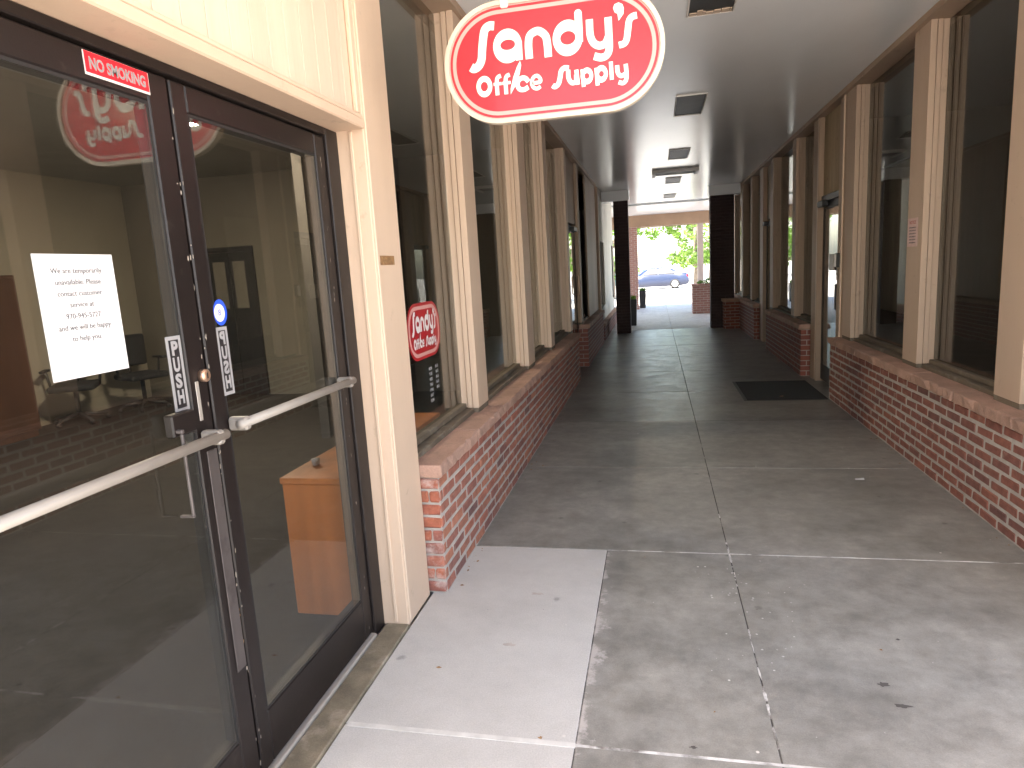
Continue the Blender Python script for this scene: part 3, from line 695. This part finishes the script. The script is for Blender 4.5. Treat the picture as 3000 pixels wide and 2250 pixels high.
def lettering():
    """flat pieces as (outline verts, faces) in local mm"""
    out = []
    for w, pts in STROKES:
        q = catmull(pts); V, F = [], []
        for i, p in enumerate(q):
            d = (q[min(i+1, len(q)-1)]-q[max(i-1, 0)]).normalized(); nn = Vector((-d.y, d.x))
            V += [p+nn*w/2, p-nn*w/2]
        for i in range(len(q)-1): F.append((2*i+1, 2*i+3, 2*i+2, 2*i))
        out.append((V, F))
    for o_, rx, ry, i_, ix, iy in RINGS:
        V, F, N = [], [], 40
        for k in range(N):
            a = 2*math.pi*k/N
            V += [Vector((o_[0]+rx*math.cos(a), o_[1]+ry*math.sin(a))), Vector((i_[0]+ix*math.cos(a), i_[1]+iy*math.sin(a)))]
        for k in range(N):
            j = (k+1) % N; F.append((2*k, 2*j, 2*j+1, 2*k+1))
        out.append((V, F))
    for p in POLYS:
        V = [Vector(q) for q in p]
        # triangle fan about the middle keeps slightly concave outlines tidy
        out.append((V, [tuple(range(len(V)))]))
    V = []
    for k in range(16):
        a = math.pi*k/15; V.append(Vector((104+13.5*math.cos(a), 134+13.5*math.sin(a))))
    out.append((V, [tuple(range(16))]))
    return out
LET = lettering()
def put_letters(par, name, fn, mat, step):
    for i, (V, F) in enumerate(LET):
        pydata(name, [fn(v.x/1000, v.y/1000, step*i) for v in V], F, mat, par)
def stadium(hx, hz, r, n=16):
    out = []
    for cx, cz, a0 in ((hx-r, hz-r, 0), (-hx+r, hz-r, 90), (-hx+r, -hz+r, 180), (hx-r, -hz+r, 270)):
        for k in range(n+1):
            a = math.radians(a0+90*k/n); out.append((cx+r*math.cos(a), cz+r*math.sin(a)))
    return out
def ring_band(outer, inner, fn, d):
    V = [fn(x, z, d) for x, z in outer]+[fn(x, z, d) for x, z in inner]; N = len(outer)
    return V, [(k, (k+1) % N, N+(k+1) % N, N+k) for k in range(N)]

# -------- hanging sign
SY = 2.60; SCX, SCZ = -.357, 2.317
sg = thing('hanging_sign', 'red oval shop sign with cream letters hanging over the walkway', 'sign', (SCX, SY, 2.10))
HX, HZ = .409, .215
def fs(x, z, d): return (SCX+x, SY-d, SCZ+z)
def prism(name, ol, y0, y1, mat, par, inner=None):
    N = len(ol); V = [(SCX+x, y0, SCZ+z) for x, z in ol]+[(SCX+x, y1, SCZ+z) for x, z in ol]
    F = [(k, N+k, N+(k+1) % N, (k+1) % N) for k in range(N)]
    if inner:
        V += [(SCX+x, y0, SCZ+z) for x, z in inner]+[(SCX+x, y1, SCZ+z) for x, z in inner]
        F += [(k, (k+1) % N, 2*N+(k+1) % N, 2*N+k) for k in range(N)]+[(N+k, 3*N+k, 3*N+(k+1) % N, N+(k+1) % N) for k in range(N)]
        F += [(2*N+k, 2*N+(k+1) % N, 3*N+(k+1) % N, 3*N+k) for k in range(N)]
    else: F += [tuple(range(N)), tuple(range(2*N-1, N-1, -1))]
    return pydata(name, V, F, mat, par)
o1, o2 = stadium(HX, HZ, HZ-.002), stadium(HX-.016, HZ-.016, HZ-.018)
prism('rim', o1, SY-.012, SY+.022, 'sign_rim', sg, o2)
prism('panel', o2, SY-.004, SY+.016, 'sign_red', sg)
for (a, b, m_) in ((.0165, .021, 'sign_pink'), (.030, .044, 'sign_pink')):
    V, F = ring_band(stadium(HX-a, HZ-a, HZ-a-.002), stadium(HX-b, HZ-b, HZ-b-.002), fs, .0048); pydata('border_line', V, [f[::-1] for f in F], m_, sg)
put_letters(sg, 'letter', lambda x, z, d: fs(x, z, .0052+d), 'sign_white', .00006)
for x in (-.167, .167):
    boxes('mounting_clip', [(SCX+x-.014, SCX+x+.014, SY-.017, SY+.027, 2.505, 2.560)], 'white_paint', sg, .004)
    tube('hanger_rod', [(SCX+x, SY+.005, 2.555), (SCX+x, SY+.005, CZ)], .008, 'aluminium', sg, 8)

# -------- window logo sticker and opening hours
wx = GL+.0035
wl_ = thing('window_logo', 'red rounded logo sticker inside the first left window', 'sticker', (wx, 3.46, 1.10))
LCY, LCZ, LHY, LHZ = 3.448, 1.255, .262, .152
ol = stadium(LHY, LHZ, .13); i1 = stadium(LHY-.018, LHZ-.016, .115); i2 = stadium(LHY-.038, LHZ-.036, .10)
def fw(y, z, d): return (wx+.0006+d, LCY+y, LCZ+z)
pydata('field', [fw(a, b, 0) for a, b in ol], [tuple(range(len(ol)))], 'sticker_red', wl_)
V, F = ring_band(i1, i2, fw, .0004); pydata('border_line', V, F, 'sign_pink', wl_)
put_letters(wl_, 'letter', lambda x, z, d: fw(x*.64, z*.76-.004, .0008+d), 'sticker_white', .00004)
hr = thing('opening_hours', 'white opening hours lettering on the glass below the red logo', 'lettering', (wx, 3.5, .86))
for k, (a, b) in enumerate([('MON', '8-5'), ('TUE', '8-5'), ('WED', '8-5'), ('THU', '8-5'), ('FRI', '8-5'), ('SAT', ''), ('SUN', '')]):
    text_mesh('hours_text', a, .024, 'silver_print', hr, (wx+.0008, 3.49, 1.035-.030*k), (0, 1, 0), (0, 0, 1), bold=.0008, width=.052)
    if b: text_mesh('hours_text', b, .024, 'silver_print', hr, (wx+.0008, 3.60, 1.035-.030*k), (0, 1, 0), (0, 0, 1), bold=.0008, width=.045)

# ================================================================== CEILING FITTINGS
def ceiling_box(label, y0, y1, x0=.245, x1=.52):
    f = thing('ceiling_light', label, 'ceiling light', (.38, (y0+y1)/2, CZ), 'unlit ceiling lights along the walkway')
    t, h = .012, .014
    boxes('frame', [(x0-t, x0, y0-t, y1+t, CZ-h, CZ-.0005), (x1, x1+t, y0-t, y1+t, CZ-h, CZ-.0005), (x0+.0005, x1-.0005, y0-t, y0, CZ-h, CZ-.0005), (x0+.0005, x1-.0005, y1, y1+t, CZ-h, CZ-.0005)], 'white_paint', f, .003)
    box('lens', (x0+.001, x1-.001, y0+.001, y1-.001, CZ-.006, CZ-.0008), 'lens', f, 0)
    return f
for (a, b, lab) in ((3.95, 4.82, 'nearest unlit ceiling light, dark lens and crumbling white rim'), (7.0, 7.9, 'second unlit ceiling light from the hanging sign'),
      (10.2, 11.1, 'third unlit ceiling light, nearer than the ceiling grille'), (13.5, 14.4, 'fourth unlit ceiling light, just past the ceiling grille'), (16.75, 17.6, 'farthest unlit ceiling light near the end beam')):
    f = ceiling_box(lab, a, b)
    if a < 5:
        bl = []; x = .25
        while x < .505:
            w = R.uniform(.015, .05); bl.append((x, min(x+w, .515), b-R.uniform(.03, .09), b-.002, CZ-.013, CZ-.0065)); x += w+R.uniform(.001, .006)
        boxes('peeling_edge', bl, 'cream_trim', f, .001)
gr = thing('ceiling_grille', 'long white air grille crossing the ceiling near the far end', 'air grille', (.38, 12.6, CZ))
boxes('frame', [(-.02, .78, 12.3, 12.36, CZ-.05, CZ-.001), (-.02, .04, 12.361, 12.9, CZ-.06, CZ-.001), (.72, .78, 12.361, 12.9, CZ-.06, CZ-.001), (.041, .719, 12.84, 12.9, CZ-.02, CZ-.001)], 'white_paint', gr, .004)
for k in range(8): box('louvre', (.0415, .7185, 12.40+.055*k, 12.425+.055*k, CZ-.04, CZ-.004), 'louvre', gr, .002)
box('backing', (.0415, .7185, 12.362, 12.838, CZ-.0035, CZ-.0012), 'lens', gr, 0)

# ================================================================== MAT AND FLOOR SCRAPS
dm = thing('door_mat', 'black rubber door mat in front of the right glass door', 'door mat', (1.36, 8.03, 0))
boxes('mat_body', [(.955, 1.775, 7.48, 8.6, .001, .008)], 'mat_rubber', dm, .002)
boxes('mat_edge', [(.92, .954, 7.445, 8.635, .001, .004), (.955, 1.775, 7.445, 7.479, .001, .004), (.955, 1.775, 8.601, 8.635, .001, .004)], 'black_plastic', dm, .001)
for (x, y, s, m_, lab) in ((1.33, 4.72, .03, 'paper', 'pale paper scrap on the dark floor by the right brick wall'), (1.33, 7.62, .02, 'tape', 'brown leaf scrap on the black door mat')):
    o = pydata('litter_scrap', [(x-s, y-s*.5, .011), (x+s*.9, y-s*.6, .012), (x+s, y+s*.5, .016), (x-s*.8, y+s*.6, .011)], [(0, 1, 2, 3)], m_); props(o, lab, 'litter')
bm = bmesh.new()
for k in range(60):
    x, y = R.gauss(.36, .16), R.gauss(2.95, .30); s = R.uniform(.002, .0055)
    r = bmesh.ops.create_icosphere(bm, subdivisions=1, radius=s)
    for v in r['verts']: v.co = Vector((x+v.co.x*R.uniform(.8, 1.3), y+v.co.y, .001+abs(v.co.z)*.3))
for k in range(70):
    x, y = R.uniform(-1.0, 1.7), R.uniform(1.9, 6); s = R.uniform(.001, .003)
    r = bmesh.ops.create_icosphere(bm, subdivisions=1, radius=s)
    for v in r['verts']: v.co = Vector((x+v.co.x, y+v.co.y, .001+abs(v.co.z)*.3))
o = mk('floor_crumbs', fin(bm, 'crumbs'), 'joint'); props(o, 'tiny pale crumbs scattered on the concrete floor', 'crumbs', kind='stuff')

# dry leaf bits blown against the walls
V, F = [], []
for k in range(90):
    q = R.random(); y = R.uniform(2.0, 9.0); s_ = R.uniform(.004, .013); a = R.uniform(0, 6.28)
    x = XL+.012+abs(R.gauss(0, .05)) if q < .5 else (XR-.012-abs(R.gauss(0, .05)) if q < .85 else R.uniform(-.9, 1.6))
    if x < -.9 and y < 2.95: y += 1
    i = len(V); d = Vector((math.cos(a), math.sin(a), 0)); e_ = Vector((-d.y, d.x, 0))
    c = Vector((x, y, .002)); V += [c-d*s_, c+e_*s_*.45+Vector((0, 0, .003)), c+d*s_*1.1+Vector((0, 0, .001)), c-e_*s_*.45]; F.append((i, i+1, i+2, i+3))
o = pydata('leaf_litter', V, F, 'tape'); props(o, 'small dry brown leaf bits along the foot of the walls', 'leaf litter', kind='stuff')

# ================================================================== COLUMNS, BEAM, PLANTERS AT THE FAR END
def column(label, x0, x1, y0, y1):
    c = thing('brick_column', label, 'column', ((x0+x1)/2, (y0+y1)/2, 0), 'columns at the far end')
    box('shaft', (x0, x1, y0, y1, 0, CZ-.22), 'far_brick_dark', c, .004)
    a, b = (-1.12, x1+.03) if x0 < 0 else (x0-.03, 1.84)
    box('soffit_box', (a, b, y0-.04, y1+.04, CZ-.219, CZ-.001), 'ceiling', c, .004)
    return c
column('dark square brick column on the left of the far opening', -.87, -.555, 15.1, 15.42)
column('dark square brick column on the right of the far opening', 1.213, 1.714, 15.6, 15.92)
lc = thing('brick_column', 'sunlit red brick column at the street edge behind the planters', 'column', (-.8, 23, 0), 'columns at the far end')
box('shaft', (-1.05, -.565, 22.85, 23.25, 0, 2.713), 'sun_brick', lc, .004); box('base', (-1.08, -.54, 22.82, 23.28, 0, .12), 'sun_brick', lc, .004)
bmh = thing('street_beam', 'long tan beam across the far opening', 'beam', (0, 23.05, 2.715))
box('beam_body', (-4.5, 3.8, 22.93, 23.17, 2.716, CZ-.032), 'beam', bmh, .006); box('fascia', (-4.5, 3.8, 23.171, 23.21, 2.69, CZ-.032), 'beam', bmh, .004)
pp = thing('timber_post', 'slim pale post on the right of the street opening', 'post', (1.47, 23.05, 0))
box('shaft', (1.378, 1.557, 22.96, 23.14, .101, 2.69), 'beam_post', pp, .006); box('plinth', (1.36, 1.575, 22.94, 23.16, 0, .1), 'concrete_far', pp, .006); box('collar', (1.368, 1.567, 22.95, 23.15, 2.691, 2.714), 'beam_post', pp, .003)

def leaf_cloud(name, centres, nl, size, mat, par, seed, droop=.3):
    rr = random.Random(seed); V, F = [], []
    for (c, rad) in centres:
        c = Vector(c)
        for k in range(nl):
            d = Vector((rr.gauss(0, 1), rr.gauss(0, 1), rr.gauss(0, 1))).normalized()*rad*rr.uniform(.25, 1)**.5
            p = c+Vector((d.x, d.y, d.z*.75)); s = size*rr.uniform(.6, 1.3)
            a = Vector((rr.gauss(0, 1), rr.gauss(0, 1), rr.gauss(0, .6)-droop)).normalized(); b = a.cross(Vector((rr.gauss(0, 1), rr.gauss(0, 1), rr.gauss(0, 1)))).normalized()
            i = len(V); V += [p-a*s, p+b*s*.5, p+a*s, p-b*s*.5]; F.append((i, i+1, i+2, i+3))
    return pydata(name, V, F, mat, par)
def tall_planter(label, x, y, w, h, seed):
    p = thing('tall_planter', label, 'planter', (x, y, 0), 'black planters by the street')
    t = .02; V = []; F = []
    for z, s in ((0, w*.42), (h, w*.5), (h, w*.5-t), (h-.04, w*.5-t)):
        V += [(x-s, y-s, z), (x+s, y-s, z), (x+s, y+s, z), (x-s, y+s, z)]
    for r_ in range(3):
        for k in range(4): F.append((r_*4+k, r_*4+(k+1) % 4, r_*4+4+(k+1) % 4, r_*4+4+k))
    F.append((12, 13, 14, 15)); F.append((3, 2, 1, 0))
    pydata('pot', V, F, 'planter', p)
    rr = random.Random(seed); V, F = [], []
    for k in range(140):
        a = rr.uniform(0, 6.28); q = Vector((x+rr.uniform(-1, 1)*w*.36, y+rr.uniform(-1, 1)*w*.36, h-.04)); L = rr.uniform(.08, .2); d = Vector((math.cos(a), math.sin(a), 0)); sd_ = Vector((-d.y, d.x, 0))*.008
        m1 = q+Vector((0, 0, L*.6))+d*L*.15; m2 = q+Vector((0, 0, L*.8))+d*L*.5; i = len(V)
        V += [q-sd_, q+sd_, m1+sd_, m1-sd_, m2]; F += [(i, i+1, i+2, i+3), (i+3, i+2, i+4)]
    pydata('plant', V, F, 'leaf', p)
tall_planter('tall black planter beside the left dark column', -.60, 17.05, .27, .66, 3)
tall_planter('tall black planter at the street edge by the sunlit column', -.44, 23.55, .235, .60, 4)
bp_ = thing('brick_planter', 'square red brick planter with shrubs under the pale post', 'planter', (1.5, 20.3, 0))
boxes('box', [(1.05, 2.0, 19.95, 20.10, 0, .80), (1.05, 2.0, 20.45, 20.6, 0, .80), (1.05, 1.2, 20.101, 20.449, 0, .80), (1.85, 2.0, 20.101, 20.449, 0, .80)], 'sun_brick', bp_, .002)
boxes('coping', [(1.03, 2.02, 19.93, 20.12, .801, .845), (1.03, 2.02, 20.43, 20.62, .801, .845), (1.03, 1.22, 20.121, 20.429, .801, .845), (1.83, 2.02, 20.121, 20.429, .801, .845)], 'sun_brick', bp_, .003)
box('soil', (1.2, 1.85, 20.1, 20.45, .5, .76), 'soil', bp_, 0)
leaf_cloud('shrub', [((1.32, 20.27, .86), .14), ((1.55, 20.27, .9), .16), ((1.75, 20.27, .88), .14)], 160, .035, 'leaf', bp_, 9)

# ================================================================== TREES, CAR BEYOND THE STREET EDGE
def tree(label, x, y, h, crad, seed, mat, zlow, nclump=26, leaf=.11, zg=-.25):
    t = thing('street_tree', label, 'tree', (x, y, zg), 'trees across the far street'); rr = random.Random(seed)
    tr = tube('trunk', [(x, y, zg), (x+.05, y, zg+h*.25), (x-.04, y+.05, zg+h*.5), (x+.06, y, zg+h*.8)], .1, 'bark', t, 10, radii=[.17, .13, .10, .04])
    cl = []
    for k in range(nclump):
        a = rr.uniform(0, 6.28); q = crad*math.sqrt(rr.uniform(.02, 1)); z = rr.uniform(zlow, h)
        fz = 1-abs((z-(zlow+h)/2)/((h-zlow)/2))**2*.6
        c = Vector((x+math.cos(a)*q*fz, y+math.sin(a)*q*fz, zg+z)); cl.append((c, rr.uniform(.35, .75)))
        if k % 2 == 0:
            st = Vector((x, y, zg+min(h*.75, max(h*.2, z-.8)))); tube('limb', [st, (st+c)/2+Vector((0, 0, .15)), c], .03, 'bark', t, 6, radii=[.05, .03, .012])
    leaf_cloud('crown', cl, 95, leaf, mat, t, seed+1)
    return t
tree('leafy green tree filling the right of the far opening', 1.9, 33.0, 7.0, 2.3, 21, 'leaf_b', 1.75, 46)
tree('loose green tree on the left of the far opening', -2.2, 35.0, 6.5, 2.3, 22, 'leaf', 1.4, 34)
tree('distant green tree behind the parked car', 4.5, 58.0, 9.0, 4.0, 23, 'leaf_b', 1.5, 44, .16)
tree('distant shade tree left of the parked car', -6.5, 60.0, 9.0, 4.0, 24, 'leaf', 1.5, 40, .16)

def car(label, xr, y, zg, paint, L=4.6):
    """sedan seen from its side: nose towards -X, tail at xr"""
    c = thing('parked_car', label, 'car', (xr-L/2, y, zg), 'cars parked across the street')
    st = [(0, .30, .62, .62, .70), (.10, .22, .66, .70, .80), (.7, .18, .80, .82, .88), (1.25, .18, .90, .92, .90), (1.75, .18, .95, 1.28, .90), (2.15, .18, .96, 1.42, .90), (2.9, .18, .97, 1.44, .90), (3.5, .18, .98, 1.33, .90), (4.0, .18, 1.0, 1.05, .89), (4.45, .24, .96, .98, .82), (4.6, .34, .86, .88, .74)]
    V, F = [], []; N = 10
    for q, zb, zs, zr, hw in st:
        rw = hw*(.72 if zr-zs > .15 else .94)
        sec = [(-hw*.96, zb), (-hw, (zb+zs)/2), (-hw*.98, zs), (-rw, zr-.04), (-rw*.7, zr), (rw*.7, zr), (rw, zr-.04), (hw*.98, zs), (hw, (zb+zs)/2), (hw*.96, zb)]
        for yy, z in sec: V.append((xr-L+q*L/4.6, y+yy, zg+z))
    for i in range(len(st)-1):
        for k in range(N): F.append((i*N+k, i*N+(k+1) % N, (i+1)*N+(k+1) % N, (i+1)*N+k))
    F.append(tuple(range(N))); F.append(tuple((len(st)-1)*N+k for k in range(N-1, -1, -1)))
    pydata('body', V, [f[::-1] for f in F], paint, c, True)
    for s in (-1, 1):
        for (a, b, b2, a2) in ((1.62, 2.60, 2.60, 2.08), (2.68, 3.72, 3.30, 2.68)):
            pts = [(a, 1.0, .89), (b, 1.0, .89), (b2, 1.36, .70), (a2, 1.36, .70)]
            vv = [(xr-L+q*L/4.6, y+s*(hw+.012), zg+z) for q, z, hw in pts]
            pydata('side_window', vv, [(0, 1, 2, 3) if s < 0 else (3, 2, 1, 0)], 'car_glass', c)
        for q in (.85, 3.7):
            cx = xr-L+q*L/4.6; yy = y+s*.80
            w = tube('wheel', [(cx, yy-.10, zg+.31), (cx, yy+.10, zg+.31)], .31, 'tyre', c, 24)
            tube('rim', [(cx, yy+s*.095, zg+.31), (cx, yy+s*.112, zg+.31)], .21, 'alloy', w, 16)
        box('taillight', (xr-.16, xr-.015, y+s*.70-.10, y+s*.70+.13, zg+.74, zg+.90), 'tail_red', c, .02)
        box('headlight', (xr-L+.02, xr-L+.25, y+s*.62-.10, y+s*.62+.13, zg+.60, zg+.70), 'lamp_clear', c, .02)
    return c
car('dark blue sedan parked across the far street', 2.15, 46.0, -.25, 'car_paint')
car('teal car parked behind the blue sedan', .2, 52.0, -.25, 'teal_paint')

# ================================================================== INSIDE THE SHOP
cn = thing('reception_counter', 'orange brown wooden counter end standing just inside the right door leaf', 'counter', (-1.52, 3.1, 0))
box('end_panel', (-1.667, -1.36, 2.585, 2.612, .03, .66), 'wood', cn, .003); box('body', (-1.655, -1.372, 2.613, 3.9, .01, .655), 'dark_wood', cn, .003); box('countertop', (-1.675, -1.352, 2.578, 3.92, .661, .69), 'wood', cn, .004)
cup = thing('glass_cup', 'tiny pale grey cup on the wooden counter', 'cup', (-1.60, 2.78, .69))
tube('wall', [(-1.60, 2.78, .692), (-1.60, 2.78, .71), (-1.60, 2.78, .722)], .02, 'louvre', cup, 14, radii=[.016, .02, .021])
ds = thing('pale_upright', 'pale grey upright block standing on the counter behind the glass', 'dispenser', (-1.55, 3.3, .69))  # plain pale upright block with a wider head
boxes('body', [(-1.585, -1.525, 3.27, 3.33, .692, 1.12)], 'louvre', ds, .008); boxes('head', [(-1.60, -1.50, 3.25, 3.345, 1.121, 1.18)], 'louvre', ds, .01)
cb_ = thing('tall_cabinet', 'tall dark red brown wooden cabinet against the shop wall', 'cabinet', (-7.1, 5.6, 0))
box('carcass', (-7.395, -6.9, 4.9, 6.1, .08, 1.82), 'dark_wood', cb_, .006); box('plinth', (-7.39, -6.93, 4.92, 6.08, .005, .079), 'dark_wood', cb_, .003)
for a, b in ((4.93, 5.49), (5.51, 6.07)): box('cabinet_door', (-6.899, -6.88, a, b, .12, 1.79), 'dark_wood', cb_, .006)
def office_chair(label, x, y, rz, back=True):
    c = thing('office_chair', label, 'office chair', (x, y, 0), 'black office chairs inside the shop')
    def T(p):
        v = Matrix.Rotation(rz, 3, 'Z') @ Vector(p); return (x+v.x, y+v.y, v.z)
    def soft(name, b, bev):
        bm = bmesh.new(); bm_box(bm, *b); bmesh.ops.bevel(bm, geom=list(bm.edges), offset=bev, segments=3, profile=.5, affect='EDGES')
        for v in bm.verts: v.co = Vector(T(v.co))
        return mk(name, fin(bm, name), 'black_fabric', c, True)
    soft('seat', (-.25, .25, -.25, .25, .42, .50), .035)
    if back: soft('backrest', (-.23, .23, .22, .30, .58, 1.0), .035)
    tube('back_support', [T((0, .1, .43)), T((0, .28, .46)), T((0, .30, .62))], .02, 'black_plastic', c, 8)
    tube('gas_lift', [T((0, 0, .08)), T((0, 0, .42))], .027, 'black_plastic', c, 10)
    for k in range(5):
        a = 2*math.pi*k/5+.3; e = (.30*math.cos(a), .30*math.sin(a), .07)
        lg = tube('base_spoke', [T((0, 0, .12)), T(e)], .02, 'black_plastic', c, 8, radii=[.028, .016])
        tube('castor', [T((e[0]-.02*math.sin(a), e[1]+.02*math.cos(a), .034)), T((e[0]+.02*math.sin(a), e[1]-.02*math.cos(a), .034))], .03, 'black_plastic', lg, 10)
    for s in (-1, 1):
        tube('armrest', [T((s*.26, .05, .46)), T((s*.29, .05, .66))], .016, 'black_plastic', c, 8); 
        soft('arm_pad', (s*.29-.035, s*.29+.035, -.10, .16, .66, .69), .012)
office_chair('black office chair half hidden behind the paper notice', -7.0, 6.72, .6)
office_chair('black office chair with armrests near the shop corner', -6.72, 7.5, 1.2)
dd = thing('inner_door', 'dark double door with two glass lights at the back of the shop', 'door', (-5.8, 8.39, 0))
boxes('door_frame', [(-6.2, -6.12, 8.36, 8.399, 0.005, 2.1), (-5.5, -5.42, 8.36, 8.399, 0.005, 2.1), (-6.119, -5.501, 8.36, 8.399, 2.03, 2.1)], 'black_plastic', dd, .003)
for a, b in ((-6.118, -5.812), (-5.808, -5.502)):
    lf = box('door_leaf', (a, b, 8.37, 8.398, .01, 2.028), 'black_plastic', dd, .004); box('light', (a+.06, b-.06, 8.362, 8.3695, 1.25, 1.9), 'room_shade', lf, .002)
lamp = thing('ceiling_lamp', 'lit fluorescent ceiling panel inside the shop', 'ceiling light', (-4.0, 5.42, 3.045))
box('housing', (-4.12, -3.88, 5.23, 5.62, 3.02, 3.049), 'white_paint', lamp, .003)
em, n_, l_, b_, o_ = nodes('lamp_glow'); b_.inputs['Base Color'].default_value = (.8, .8, .75, 1)
b_.inputs['Emission Color'].default_value = (1, .93, .80, 1); b_.inputs['Emission Strength'].default_value = 130.0
box('diffuser', (-4.10, -3.90, 5.25, 5.60, 3.012, 3.0195), 'lamp_glow', lamp, 0)
# things dimly seen behind the right windows
ct = thing('window_curtain', 'pale pleated curtain behind the right window', 'curtain', (2.32, 7.3, .92))
V, F = [], []
for k in range(61):
    y = 6.95+.75*k/60; x = 2.32+.012*math.sin(k*1.05)
    V += [(x, y, .92), (x, y, 2.35), (x+.006, y, 2.35), (x+.006, y, .92)]
for k in range(60):
    i = 4*k; F += [(i, i+4, i+5, i+1), (i+3, i+2, i+6, i+7), (i+1, i+5, i+6, i+2), (i, i+3, i+7, i+4)]
pydata('cloth', V, F, 'curtain', ct, True); tube('rod', [(2.32, 6.9, 2.37), (2.32, 7.75, 2.37)], .012, 'bronze', ct, 8)
